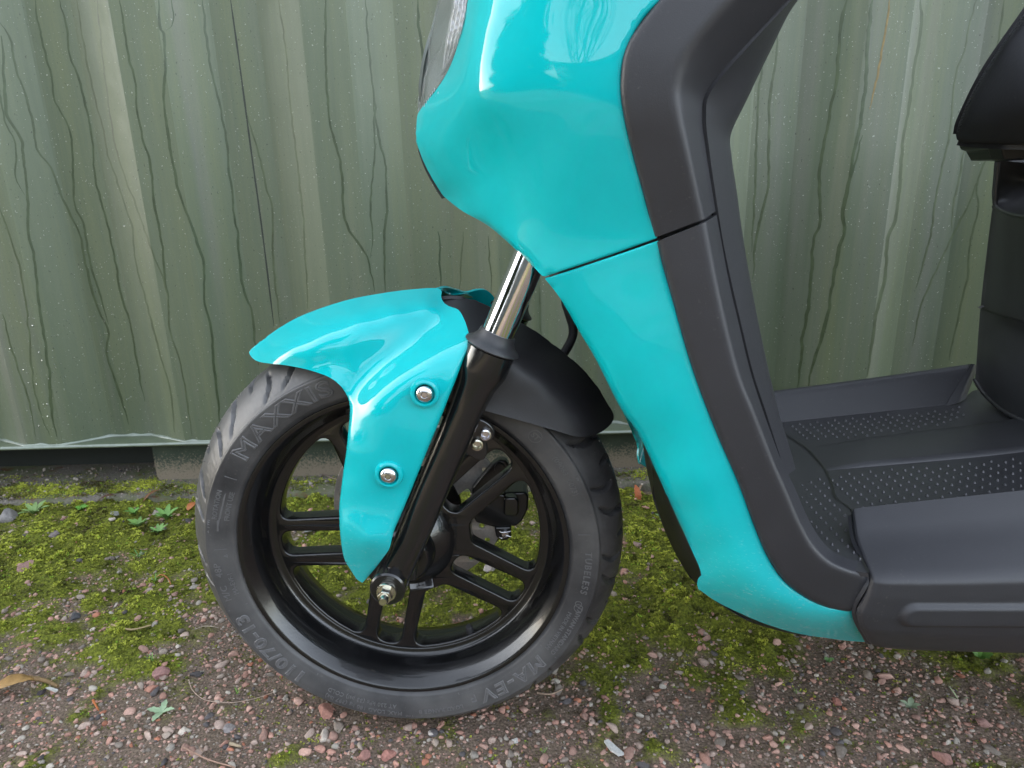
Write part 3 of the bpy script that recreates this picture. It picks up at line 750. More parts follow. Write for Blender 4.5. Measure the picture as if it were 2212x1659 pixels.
# moulding whiskers
wh = []
for k in range(40):
    a = math.radians(k * 9 + random.uniform(-1, 1)); s = -1 if k % 2 else 1; r = random.choice((.2095, .2290, .2368)); y = s * float(np.interp(r, TP[:, 0], TP[:, 1])); L = random.uniform(.003, .006); q = np.array([math.sin(a), 0, math.cos(a)]); b = q * r + [0, y, 0]; t = np.cross(q, [0, 1, 0]); e = b + q * L + t * random.uniform(-.002, .002) + [0, s * L * .6, 0]
    w = t * .00028; u = np.array([0, .00028, 0]); wh.append((onwheel(np.array([b - w, b + w, b + u, e])), [(0, 1, 3), (1, 2, 3), (2, 0, 3)]))
tag(joined('moulding_whiskers', wh, M['letter'], TY), kind='stuff')

# grit caught on the tread
gr = []
for k in range(420):
    a = math.radians(random.choice((random.gauss(-62, 14), random.gauss(75, 16)))); y = random.gauss(.004 if a < 0 else .020, .016)
    if abs(y) > .045: continue
    rr = float(np.interp(abs(y), TP[::-1, 1], TP[::-1, 0])); z = random.uniform(.0004, .0013)
    c = np.array([rr * math.sin(a), y, rr * math.cos(a)]); v = np.array([(1, 0, 0), (-.5, .8, 0), (-.5, -.8, 0), (0, 0, 1.1), (0, 0, -1)]) * z * RNG.uniform(.7, 1.3, (5, 3))
    gr.append((onwheel(v + c), [(0, 1, 3), (1, 2, 3), (2, 0, 3), (1, 0, 4), (2, 1, 4), (0, 2, 4)]))
M['grit'] = m_simple('grit', (.30, .27, .24), .9, var=.4, scale=200)
tag(joined('tread_grit', gr, M['grit'], TY), kind='stuff')

# ---- rim
rp = [(-.0448, .1752), (-.0468, .1768), (-.0482, .1762), (-.0484, .1740), (-.0474, .1722), (-.0464, .1710), (-.0275, .1618), (-.0262, .1608), (-.0240, .1602), (-.0150, .1582), (-.0115, .1568), (-.0092, .1545), (-.0084, .1520), (-.0082, .1500), (-.0072, .1489), (-.0045, .1485), (.0040, .1482), (.0080, .1484), (.0200, .1500), (.0380, .1540), (.0440, .1600), (.0470, .1720), (.0484, .1740), (.0482, .1762), (.0448, .1752), (.030, .160), (-.030, .160)]
def rim():
    V = []; n = 160
    for i in range(n):
        a = 2 * math.pi * i / n
        for y, r in rp: V.append((r * math.sin(a), y, r * math.cos(a)))
    me = pymesh('wheel_rim', onwheel(V), grid_faces(n, len(rp), True, True)); bm = bmesh.new(); bm.from_mesh(me); bmesh.ops.recalc_face_normals(bm, faces=bm.faces[:]); bm.to_mesh(me); bm.free()
    return sharp(link('wheel_rim', me, M['rim'], SC), 50)
RIM = rim()
def fillet(P, rad, n=7):
    out = []; m = len(P)
    for i in range(m):
        p, q, s = np.array(P[i - 1]), np.array(P[i]), np.array(P[(i + 1) % m]); r = rad[i]
        if r <= 0: out.append(tuple(q)); continue
        a = p - q; b = s - q; la, lb = np.linalg.norm(a), np.linalg.norm(b); a /= la; b /= lb
        ang = math.acos(np.clip(a @ b, -1, 1)); d = min(r / math.tan(ang / 2), la * .49 if rad[i - 1] > 0 else la * .95, lb * .49 if rad[(i + 1) % m] > 0 else lb * .95)
        A, B = q + a * d, q + b * d
        for t in np.linspace(0, 1, n): out.append(tuple((1 - t) ** 2 * A + 2 * t * (1 - t) * q + t * t * B))
    return out
SPK = [266 + 72 * k for k in range(5)]; HALF = .0262
def spokes():
    def pol(a, r): return (r * math.sin(math.radians(a)), r * math.cos(math.radians(a)))
    loops = [[pol(a, .1520) for a in np.linspace(0, 360, 140, endpoint=False)]]
    RO = .1462
    for a in SPK:
        # narrow slot inside a pair of spokes
        ax = np.array(pol(a, 1)); pe = np.array([ax[1], -ax[0]]); w0, w1 = .0128, .0150
        P = [ax * .058 - pe * w0, ax * (RO - .0005) - pe * w1, ax * (RO - .0005) + pe * w1, ax * .058 + pe * w0]
        loops.append(fillet(P, [.0118, .0130, .0130, .0118]))
        # big window between this pair and the next
        bx_ = a + 36; b = np.array(pol(bx_, 1)); r0 = HALF / math.sin(math.radians(36))
        da = math.degrees(math.asin((HALF + .0035) / RO)); a0, a1 = a + da, a + 72 - da
        inner = b * (r0 + .025)
        pn = np.array([b[1], -b[0]])
        arc = [pol(t, RO) for t in np.linspace(a0, a1, 9)]
        P = [tuple(inner - pn * .0120)] + arc + [tuple(inner + pn * .0120)]
        loops.append(fillet(P, [.012, .018] + [0] * 7 + [.018, .012]))
    loops.append([pol(t, .012) for t in np.linspace(0, 360, 24, endpoint=False)])
    def place(v): return onwheel(np.stack([v[:, 0], v[:, 2] + .0025 - .012 * np.clip((.10 - np.hypot(v[:, 0], v[:, 1])) / .06, 0, 1), v[:, 1]], 1))
    return shape2d('spokes', loops, .020, .0026, M['rim'], RIM, place)
spokes()
def wheel_lathe(name, prof, mat, parent, n=64):
    o = lathe(name, prof, mat, parent, (0, 0, 0), (0, 1, 0), n, True); remap(o); return o
wheel_lathe('hub', [(-.058, .013), (-.058, .027), (-.054, .031), (-.040, .034), (-.030, .047), (-.024, .052), (.010, .050), (.040, .040), (.056, .036), (.056, .013)], M['rim'], RIM)
# cast maker's lettering and plate on the hub
def on_face(v, deg, r, rot, y=-.0205, tilt=0.):
    c, s = math.cos(rot), math.sin(rot); x = v[:, 0] * c - v[:, 1] * s; z = v[:, 0] * s + v[:, 1] * c
    return onwheel(np.stack([x + r * math.sin(math.radians(deg)), y - np.maximum(v[:, 2], -.0002) + tilt * v[:, 1], z + r * math.cos(math.radians(deg))], 1))
CL = []
for body, dr in (('YAMAHA', -.0036), ('MOTOR CO', .0036)):
    v, f = text_mesh(body, .0056, bold=.00012); v[:, 1] -= dr; v[:, 2] *= 3; CL.append((on_face(v, 86, .0500, math.radians(84)), f))
joined('cast_lettering', CL, M['rim'], RIM)
M['plate'] = m_simple('polished_lacquer', (.02, .02, .022), .12, .35, .8)
pl = fillet([(-.014, -.008), (.014, -.010), (.013, .009), (-.013, .008)], [.003] * 4)
def plate_place(v): return on_face(np.stack([v[:, 0], v[:, 1], v[:, 2]], 1), 166, .050, math.radians(12), -.0215, .55)
shape2d('cast_plate', [pl], .003, .0008, M['plate'], RIM, plate_place)
PLT = []
for x in (-.004, 0, .004):
    b = [(x - .0008, -.004), (x + .0008, -.004), (x + .0008, .003), (x - .0008, .003)]
    v = np.array([(p[0], p[1], h) for h in (.0032, 0) for p in b]); PLT.append((plate_place(v), [(0, 1, 2, 3)] + [(i, (i + 1) % 4, (i + 1) % 4 + 4, i + 4) for i in range(4)]))
v = np.array([(p[0], p[1], h) for h in (.0032, 0) for p in ((-.0055, -.0052), (.0055, -.0052), (.0055, -.0040), (-.0055, -.0040))]); PLT.append((plate_place(v), [(0, 1, 2, 3)] + [(i, (i + 1) % 4, (i + 1) % 4 + 4, i + 4) for i in range(4)]))
joined('cast_emblem', PLT, M['rim'], RIM)
# valve
vq = at(1026, 1390, .006); vt = at(1003, 1330, -.014)
lathe('valve_stem', [(0, .0085), (.004, .0085), (.006, .0062), (.018, .0052), (.020, .0046), (.021, .0049), (.034, .0042), (.036, .0030)], M['rubber'], RIM, vq, Vector(vt - vq), 20)
# brake disc
def disc():
    def pol(a, r): return (r * math.sin(math.radians(a)), r * math.cos(math.radians(a)))
    loops = [[pol(a, .1045) for a in np.linspace(0, 360, 120, endpoint=False)]]
    for k in range(18):
        for r, o in ((.094, 0), (.080, 10)):
            c = pol(k * 20 + o, r); loops.append([(c[0] + .0037 * math.sin(t), c[1] + .0037 * math.cos(t)) for t in np.linspace(0, 2 * math.pi, 14, endpoint=False)])
    for k in range(5):
        a = 20 + 72 * k; P = [pol(a - 24, .066), pol(a - 8, .068), pol(a + 8, .068), pol(a + 24, .066), pol(a + 16, .045), pol(a - 16, .045)]
        loops.append(fillet(P, [.004, 0, 0, .004, .004, .004]))
    loops.append([pol(t, .03) for t in np.linspace(0, 360, 30, endpoint=False)])
    return shape2d('brake_disc', loops, .0042, .0004, M['steel'], SC, lambda v: onwheel(np.stack([v[:, 0], v[:, 2] + .064, v[:, 1]], 1)))
disc()
lathe('disc_carrier', [(.0585, .028), (.0585, .052), (.0615, .054), (.0615, .028)], M['rim'], SC, AX, (0, 1, 0), 40, True)
# ---- caliper (far side, seen through the spokes)
def za(l): return [(864 + .3124 * x, 864 + .3124 * y) for x, y in l]
def plate(name, pts, Y, depth, mat, parent=None, bev=.0012, step=5):
    B = outline(pts, step); return prism(name, [at(x, y, Y) for x, y in B], depth, mat, parent if parent is not None else SC, bev)
def corners(l): return [(a, b, 1) for a, b in l]
CAL = plate('brake_caliper', corners(za([(492, 705), (535, 655), (610, 640), (720, 655), (740, 640), (868, 638), (890, 668), (884, 760), (845, 838), (806, 874), (648, 882), (560, 858), (528, 850), (500, 800)])), .046, .060, M['dark'], bev=.004)
plate('caliper_bracket', corners(za([(498, 620), (560, 540), (640, 445), (690, 415), (735, 420), (760, 465), (742, 520), (690, 575), (620, 640), (540, 690), (500, 690)])), .042, .014, M['dark'], CAL, .002)
plate('piston_housing', corners(za([(718, 690), (735, 676), (800, 676), (822, 700), (822, 780), (806, 806), (735, 806), (716, 790)])), .034, .014, M['fork'], CAL, .005)
plate('pad_pin_lug', corners(za([(652, 880), (768, 878), (772, 940), (745, 972), (700, 975), (665, 950)])), .046, .018, M['dark'], CAL, .002)
lathe('bracket_bolt', [(0, .0001), (0, .006), (.004, .0072), (.010, .0072)], M['dark'], CAL, at(864 + .3124 * 690, 864 + .3124 * 475, .040), (0, 1, 0), 20)
lathe('bleed_screw', [(0, .0001), (0, .0042), (.006, .0042)], M['stain'], CAL, at(864 + .3124 * 728, 864 + .3124 * 930, .043), (0, 1, 0), 16)
for y in (908, 948): tube('spring_clip', [at(864 + .3124 * x, 864 + .3124 * (y + dy), .043) for x, dy in ((684, -2), (705, 8), (735, 6 if y < 930 else -8), (770, -2))], .0011, M['stain'], CAL, 6)
# brake hose behind the fork
tube('brake_hose', [at(x, y, .07) for x, y in ((1150, 850), (1196, 790), (1219, 762), (1236, 729), (1237, 705), (1228, 674), (1222, 650), (1222, 600))], .0052, M['rubber'], SC, 12)

# ---- fork
AXD = STEER.to_3x3() @ Vector((0, 1, 0)); FO = AX - AXD * .095; AXN = AX + Vector((-.002, 0, .002))
FD = Vector(at(1105, 650, -.095)) - FO; FD.y = 0; FLEN = FD.length; FD.normalize()
def s_of(px, py): return (Vector(at(px, py, -.095)) - FO).dot(FD)
s_col0, s_col1, s_seal = s_of(1046, 812), s_of(1060, 752), s_of(1072, 716)
s_top = s_of(1152, 540)
for sy in (-1, 1):
    o0 = FO if sy < 0 else AX + AXD * .082 + Vector((.012, 0, 0))
    fk = lathe('fork_leg', [(-.010, .0001), (-.010, .0135), (.012, .0152), (.06, .0160), (s_col0 - .034, .0164), (s_col0 - .010, .0184), (s_col0 + .003, .0222), (s_col0 + .007, .0229), (s_col1 - .001, .0229), (s_col1, .0218), (s_col1, .0001)], M['fork'], SC, o0, FD, 48)
    lathe('dust_seal', [(s_col1 + .0002, .0001), (s_col1 + .0002, .0240), (s_col1 + .0016, .0256), (s_col1 + .0034, .0250), (s_col1 + .0065, .0205), (s_col1 + .011, .0172), (s_seal, .0162), (s_seal, .0150)], M['rubber'], fk, o0, FD, 48)
    lathe('stanchion', [(s_col1 + .001, .0001), (s_col1 + .001, .0148), (s_top, .0148), (s_top, .0001)], M['chrome'], fk, o0, FD, 48)
    lathe('axle_lug', [(-.022, .0001), (-.022, .0158), (-.0205, .0174), (.018, .0182), (.020, .017), (.020, .0001)], M['fork'], fk, o0 + Vector((-.002, 0, .002)), AXD, 36)
# axle nut on the near side
lathe('axle', [(-.1370, .0001), (-.1370, .0036), (-.1350, .0044), (-.128, .0046), (.128, .0054), (.128, .0001)], M['zinc'], SC, AXN, AXD, 28)
NUT = lathe('axle_nut', [(-.1225, .0056), (-.1225, .0092), (-.1210, .0099), (-.1175, .0099), (-.1175, .0056)], M['zinc'], SC, AXN, AXD, 36, True)
bm = bmesh.new(); r = bmesh.ops.create_cone(bm, cap_ends=True, segments=6, radius1=.0078, radius2=.0072, depth=.0095)
for v in bm.verts: v.co = Matrix.Translation(AXN - AXD * .1258) @ Matrix.Rotation(math.radians(90), 4, 'X') @ Matrix.Rotation(.3, 4, 'Z') @ v.co
o = link('nut_hexagon', bm_mesh('nut_hexagon', bm), M['zinc'], NUT, False); bevel(o, .0009, 2)
# slider lug with two small bolts, sensor block
LUG = plate('fork_bracket', za([(520, 128, ), (575, 140), (632, 178), (655, 230), (642, 275), (600, 292), (606, 360), (570, 420), (500, 400), (440, 330)]), -.078, .008, M['fork'], bev=.0015)
for x, y, r in ((592, 236, .0058), (535, 305, .0060)):
    lathe('bracket_bolt', [(0, .0001), (0, r * .45), (-.0015, r * .5), (-.0040, r * .72), (-.0035, r * .95), (.002, r)], M['stain'] if r < .0059 else M['zinc'], LUG, at(864 + .3124 * x, 864 + .3124 * y, -.079), (0, 1, 0), 24)
plate('sensor_block', corners(za([(62, 1148), (104, 1140), (110, 1250), (52, 1256)])), -.088, .02, M['dark'], bev=.002)

# ---- inner black mudguard (rear)
def z5(l): return [(887 + .4822 / 1.736 * x, 518.4 + .4822 / 1.736 * y) for x, y in l]
IM_OUT = [(940, 640, 1), (1000, 640), (1060, 662), (1117, 692), (1151, 711), (1192, 741), (1234, 774), (1273, 812), (1298, 846), (1318, 880), (1326, 898), (1321, 914), (1301, 932), (1276, 941), (1245, 943), (1206, 932), (1137, 912), (1054, 889, 1), (1010, 880, 1), (960, 740, 1)]
IM_CT = [(945, 645, 0), (1000, 642, 0), (1060, 662, 0), (1117, 692, 0), (1151, 711, 0), (1192, 741, 0), (1234, 774, 0), (1273, 812, 0), (1298, 846, 0), (1318, 880, 0),
         (1323, 906, -.012), (1301, 930, -.042), (1276, 941, -.062), (1245, 943, -.070), (1206, 932, -.073), (1137, 912, -.074), (1054, 889, -.074), (1010, 880, -.074),
         (1000, 700, -.035), (1060, 735, -.052), (1120, 770, -.058), (1180, 815, -.060), (1230, 860, -.058), (1275, 895, -.050), (1080, 810, -.068), (1150, 850, -.069), (1210, 895, -.069)]
panel('inner_mudguard', IM_OUT, IM_CT, M['plastic'], SC, .003, 6, [([(940, 640), (1000, 640), (1060, 662), (1117, 692), (1151, 711), (1192, 741), (1234, 774), (1273, 812), (1298, 846), (1318, 880)], 1, 0)], True, .0004, relax=8)

# ---- front mudguard, turquoise
MG_OUT = [(538, 759), (549, 747), (572, 730), (605, 707), (640, 687), (678, 671), (722, 656), (770, 643), (815, 635), (861, 628), (910, 623), (936, 622), (948, 623), (954, 628), (953, 636), (954, 645), (959, 654), (969, 661), (981, 665), (991, 670), (1000, 684), (1008, 704), (1014, 729), (1012, 748), (1005, 766), (987, 814), (968, 862), (953, 900), (923, 973), (886, 1065), (866, 1112), (852, 1145), (846, 1166), (840, 1187), (826, 1207), (806, 1233), (783, 1259, 1), (770, 1250), (757, 1230), (745, 1210), (738, 1180), (734, 1140), (733, 1096), (737, 1056), (742, 1016), (748, 975), (752, 935), (756, 890), (754, 866), (746, 848), (734, 832), (709, 814), (666, 799), (617, 789), (566, 783), (546, 774)]
MG_CT = [(537, 759, 0), (549, 747, 0), (572, 730, 0), (605, 707, 0), (640, 687, 0), (678, 671, 0), (722, 656, 0), (770, 643, 0), (815, 635, 0), (861, 628, 0), (910, 623, 0), (953, 621, 0),
         (546, 774, -.012), (566, 783, -.030), (617, 789, -.054), (666, 799, -.066), (709, 814, -.074), (734, 832, -.080),
         (578, 752, -.020), (640, 722, -.035), (700, 703, -.045), (770, 684, -.050), (850, 670, -.049), (925, 664, -.046),
         (590, 777, -.045), (625, 760, -.056), (680, 748, -.0645), (735, 740, -.0690), (785, 734, -.0705),
         (640, 785, -.059), (690, 790, -.0672), (740, 800, -.0735), (790, 772, -.0728), (820, 750, -.0705), (720, 768, -.0694), (770, 795, -.0755),
         (763, 852, -.084), (790, 825, -.082), (815, 797, -.079), (844, 772, -.0755), (875, 746, -.0715), (905, 720, -.065), (925, 703, -.058),
         (800, 862, -.104), (826, 842, -.105), (852, 825, -.106), (880, 808, -.106), (909, 791, -.105), (935, 776, -.104), (961, 761, -.102), (985, 747, -.100), (1006, 733, -.098),
         (952, 636, -.014), (962, 655, -.032), (978, 664, -.045), (992, 670, -.056), (1001, 688, -.068), (1008, 706, -.081),
         (965, 695, -.064), (985, 705, -.074), (935, 735, -.080), (895, 770, -.090), (850, 802, -.094), (812, 832, -.095),
         (760, 915, -.098), (800, 900, -.110), (870, 880, -.114), (917, 851, -.114), (970, 800, -.113), (1000, 770, -.110), (757, 980, -.105), (800, 980, -.114), (870, 980, -.116), (839, 1028, -.116), (760, 1060, -.108), (800, 1080, -.113), (880, 1060, -.114), (750, 1130, -.111), (800, 1140, -.118), (846, 1135, -.118), (795, 1165, -.1215), (832, 1165, -.1215), (760, 1200, -.106), (800, 1198, -.115), (783, 1259, -.098), (828, 1198, -.116), (742, 1016, -.100), (733, 1096, -.100)]
MG = panel('front_mudguard', MG_OUT, MG_CT, M['teal'], SC, .0018, 5.5,
           [([(1014, 729), (1005, 766), (953, 900), (886, 1065), (850, 1150), (838, 1190)], 9, .006), ([(734, 832), (754, 866), (752, 935), (742, 1016), (733, 1096), (738, 1180), (757, 1230), (783, 1259)], 8, .005),
            ([(783, 1259), (806, 1233), (838, 1190)], 9, .006)], True, .003, relax=8,
           dents=[(917, 851, 21, 27, -.0), (839, 1028, 21, 27, -.0)])
loft('mudguard_far_flange', [[(948, 623, .0), (968, 622, .02), (988, 627, .045), (1008, 632, .060), (1030, 627, .070), (1050, 627, .078), (1066, 640, .086), (1076, 660, .092)], [(950, 630, .004), (966, 632, .03), (985, 644, .055), (1008, 652, .068), (1030, 655, .080), (1045, 668, .086), (1055, 680, .092), (1062, 700, .095)]], M['teal'], MG, 50, 5, 0, .0028)
MG.data.polygons.foreach_set('use_smooth', np.ones(len(MG.data.polygons), bool))
for x, y in ((917, 852), (839, 1028)):
    c = at(x, y, -.1195)
    w = lathe('bolt_seat', [(.0055, .0084), (.0014, .0086), (.0002, .0092), (-.0002, .0106), (.0008, .0126), (.0055, .0138)], M['teal'], MG, c, (0, 1, 0), 48)
    b = lathe('mudguard_bolt', [(.0008, .0001), (.0008, .0025), (-.0026, .0027), (-.0031, .0031), (-.0029, .0044), (-.0017, .0066), (.0002, .0078), (.0018, .0079), (.0026, .0074)], M['stain'], MG, c, (0, 1, 0), 40)
    lathe('hex_socket', [(.0004, .0001), (.0004, .0019), (-.0020, .0023), (-.0024, .0026)], M['stain'], b, c, (0, 1, 0), 6)
    lathe('thread_paint', [(-.0004, .0001), (-.0004, .0014), (.0002, .0015)], M['violet'], b, c + np.array([.0004, 0, -.0003]), (0, 1, 0), 12)

# ---- upper fairing
UP_OUT = [(1060, -300, 1), (1036, -140), (1011, 0), (996, 66), (984, 113), (968, 153), (947, 187), (925, 215), (906, 240), (901, 252), (899, 275), (898, 299), (904, 321), (922, 364), (950, 412), (962, 427), (999, 456), (1039, 478), (1068, 498), (1115, 540), (1150, 574), (1171, 596, 1), (1178, 597, 1), (1260, 570), (1340, 543), (1419, 514, 1), (1417, 505, 1), (1396, 427), (1374, 346), (1353, 256), (1344, 190), (1346, 146), (1361, 95), (1389, 42), (1430, 0), (1480, -52), (1560, -110), (1660, -300, 1)]
UP_CT = [(1050, -300, -.098), (1011, 0, -.085), (996, 66, -.078), (984, 113, -.072), (968, 153, -.060), (947, 187, -.045), (925, 215, -.028), (904, 245, -.006), (899, 275, 0), (898, 299, 0), (904, 321, 0), (922, 364, 0), (950, 412, 0), (975, 437, -.012), (999, 456, -.034), (1039, 478, -.064), (1068, 498, -.085), (1115, 540, -.112), (1172, 596, -.128),
         (1095, -300, -.134), (1045, 0, -.124), (1022, 66, -.120), (1010, 120, -.117), (1003, 165, -.112), (990, 205, -.100), (965, 235, -.074), (935, 268, -.044),
         (1150, -300, -.142), (1078, 0, -.134), (1058, 66, -.133), (1044, 120, -.132), (1038, 170, -.131), (1032, 212, -.128), (1008, 250, -.105),
         (1250, -250, -.160), (1150, 0, -.152), (1130, 100, -.151), (1115, 170, -.148), (1115, 215, -.146), (1250, 0, -.165), (1230, 100, -.165), (1215, 200, -.163), (1350, -40, -.173), (1400, 0, -.176), (1330, 100, -.173), (1310, 190, -.172), (1344, 190, -.174), (1361, 95, -.175), (1430, 0, -.177), (1620, -250, -.178),
         (1100, 262, -.138), (1180, 285, -.150), (1260, 310, -.161), (1345, 325, -.168), (1353, 256, -.173),
         (930, 330, -.030), (985, 330, -.068), (1060, 335, -.108), (1150, 365, -.136), (1250, 395, -.152), (1374, 350, -.169), (960, 390, -.030), (1040, 405, -.082), (1120, 440, -.119), (1230, 470, -.1425), (1396, 430, -.166), (1040, 450, -.076), (1090, 490, -.100), (1180, 540, -.130), (1270, 530, -.1435), (1340, 500, -.1545), (1419, 512, -.163)]
panel('upper_fairing', UP_OUT, UP_CT, M['teal'], SC, .003, 6,
      [([(1171, 597), (1260, 571), (1340, 544), (1419, 515)], 5, .0016), ([(1417, 505), (1396, 427), (1374, 346), (1353, 256), (1344, 190), (1346, 146), (1361, 95), (1389, 42), (1430, 0), (1480, -52), (1560, -110)], 11, .0035),
       ([(999, 456), (1039, 478), (1068, 498), (1115, 540), (1171, 596)], 16, .012)], True, .004, relax=20)
panel('fairing_lip', [(899, 300, 1), (906, 322), (925, 366), (952, 411), (964, 426, 1), (952, 430, 1), (938, 408), (915, 366), (900, 326, 1)], [(899, 300, .0), (964, 426, .0), (920, 350, .0)], M['plastic'], SC, .003, 6,
      plane=None, post=lambda P, X: X + np.array([0.0, .012, 0]))

# ---- lower fairing
LO_OUT = [(1177, 602, 1), (1260, 575), (1340, 548), (1421, 520, 1), (1428, 551), (1454, 640), (1485, 751), (1515, 842), (1554, 942), (1599, 1046), (1632, 1136), (1660, 1202), (1693, 1252), (1738, 1287), (1782, 1308), (1828, 1319), (1849, 1320, 1), (1852, 1350), (1868, 1387, 1), (1830, 1384), (1799, 1380), (1726, 1369), (1660, 1350), (1604, 1327), (1549, 1300), (1508, 1272, 1), (1506, 1262), (1508, 1250), (1515, 1243, 1), (1511, 1226), (1501, 1203), (1465, 1124), (1426, 1038), (1382, 942), (1348, 893), (1330, 862), (1287, 776), (1256, 724), (1226, 671), (1204, 636)]
LO_CT = [(1177, 602, -.128), (1260, 575, -.1405), (1340, 548, -.152), (1421, 520, -.163), (1454, 640, -.166), (1485, 751, -.170), (1515, 842, -.173), (1554, 942, -.177), (1599, 1046, -.181), (1632, 1136, -.184), (1660, 1202, -.187), (1693, 1252, -.189), (1738, 1287, -.191), (1782, 1308, -.192), (1845, 1320, -.193),
         (1204, 636, -.129), (1256, 724, -.131), (1287, 776, -.133), (1348, 893, -.137), (1382, 942, -.139), (1426, 1038, -.143), (1465, 1124, -.145), (1501, 1203, -.150), (1508, 1260, -.150),
         (1300, 660, -.1445), (1380, 660, -.157), (1340, 780, -.148), (1430, 780, -.163), (1400, 900, -.153), (1490, 920, -.170), (1460, 1050, -.160), (1550, 1060, -.178), (1510, 1150, -.165), (1590, 1160, -.182), (1560, 1220, -.174),
         (1612, 1240, -.187), (1673, 1292, -.192), (1735, 1328, -.193), (1800, 1338, -.193), (1549, 1300, -.150), (1604, 1327, -.156), (1660, 1350, -.160), (1726, 1369, -.162), (1799, 1380, -.162), (1868, 1387, -.162), (1570, 1275, -.168), (1640, 1322, -.178), (1720, 1352, -.180), (1800, 1363, -.180)]
panel('lower_fairing', LO_OUT, LO_CT, M['teal'], SC, .003, 6,
      [([(1177, 602), (1260, 575), (1340, 548), (1421, 520)], 5, .0016), ([(1421, 520), (1454, 640), (1485, 751), (1515, 842), (1554, 942), (1599, 1046), (1632, 1136), (1660, 1202), (1693, 1252), (1738, 1287), (1782, 1308), (1845, 1320)], 11, .0035),
       ([(1204, 636), (1256, 724), (1287, 776), (1348, 893), (1382, 942), (1426, 1038), (1465, 1124), (1501, 1203)], 14, .010)], 'twin', .004, relax=20)
panel('front_inner_panel', [(1222, 655, 1), (1278, 715), (1334, 810), (1388, 915), (1408, 1010), (1416, 1080), (1442, 1160), (1480, 1232), (1506, 1262), (1560, 1306), (1640, 1350), (1740, 1376, 1), (1760, 1340, 1), (1600, 1240), (1500, 1090), (1420, 930), (1320, 740), (1240, 590, 1)],
      [(1222, 655, 0), (1334, 810, 0), (1408, 1010, 0), (1442, 1160, 0), (1506, 1262, 0), (1640, 1350, 0), (1740, 1376, -.02), (1240, 590, -.09), (1320, 740, -.10), (1420, 930, -.115), (1500, 1090, -.125), (1600, 1240, -.14), (1760, 1340, -.14), (1440, 1090, -.055), (1480, 1170, -.07)], M['plastic'], SC, .003, 12, mirror=True, lam=.001)

# ---- leg-shield trim, charcoal
loft('upper_trim', [
    [(1508, -106, -.165), (1418, -8, -.165), (1347, 92, -.163), (1330, 180, -.162), (1338, 258, -.160), (1360, 349, -.156), (1382, 430, -.153), (1402, 506, -.149)],
    [(1520, -100, -.181), (1430, 0, -.181), (1361, 95, -.179), (1345, 180, -.178), (1353, 256, -.177), (1374.5, 346, -.173), (1396.5, 427, -.170), (1419, 512, -.167)],
    [(1680, -90, -.188), (1579, 0, -.188), (1492, 105, -.187), (1464, 182, -.186), (1469, 245, -.185), (1486, 325, -.182), (1505, 412, -.178), (1519, 474, -.175)],
    [(1790, -95, -.158), (1700, 0, -.155), (1608, 100, -.150), (1533, 192, -.148), (1520, 255, -.148), (1528, 335, -.149), (1538, 405, -.150), (1546, 456, -.150)]],
     M['trim'], SC, 120, 10, .13, .004)
loft('lower_trim', [
    [(1409, 529, -.150), (1441, 644, -.153), (1471, 756, -.156), (1501, 847, -.159), (1541, 949, -.163), (1586, 1053, -.167), (1619, 1143, -.170), (1649, 1211, -.173), (1685, 1263, -.175), (1733, 1301, -.177), (1781, 1322, -.178), (1826, 1332, -.178), (1846, 1330, -.178)],
    [(1424, 520, -.169), (1456, 640, -.171), (1486.5, 751, -.174), (1516.5, 842, -.177), (1555.5, 942, -.181), (1600.5, 1046, -.185), (1633.5, 1135, -.188), (1662, 1201, -.191), (1695, 1251, -.193), (1740, 1286, -.195), (1785, 1307, -.196), (1828, 1317, -.196), (1846, 1314, -.195)],
    [(1522, 481, -.178), (1547, 610, -.180), (1573, 725, -.183), (1598, 815, -.186), (1631, 895, -.189), (1668, 990, -.192), (1700, 1065, -.195), (1727, 1130, -.198), (1755, 1180, -.200), (1788, 1213, -.201), (1826, 1232, -.201), (1860, 1243, -.200), (1874, 1254, -.198)],
    [(1548, 464, -.152), (1573, 600, -.152), (1596, 700, -.153), (1622, 806, -.154), (1651, 895, -.156), (1684, 985, -.160), (1716, 1052, -.164), (1741, 1110, -.170), (1768, 1158, -.176), (1798, 1190, -.180), (1832, 1206, -.183), (1862, 1215, -.184), (1876, 1236, -.186)]],
     M['trim'], SC, 150, 10, .14, .004)
# the seam between the two trims: a dark step
loft('trim_gap', [[(1415, 498, -.150), (1424, 532, -.150)], [(1519, 462, -.158), (1524, 492, -.158)], [(1550, 440, -.140), (1552, 476, -.140)]], M['plastic'], SC, 12, 6, 0, .003)
loft('fairing_seam', [[(1184, 584, -.116), (1260, 562, -.137), (1340, 535, -.145), (1424, 505, -.154)], [(1188, 610, -.116), (1260, 590, -.137), (1340, 563, -.145), (1426, 534, -.154)]], M['plastic'], SC, 30, 2, 0, .003)
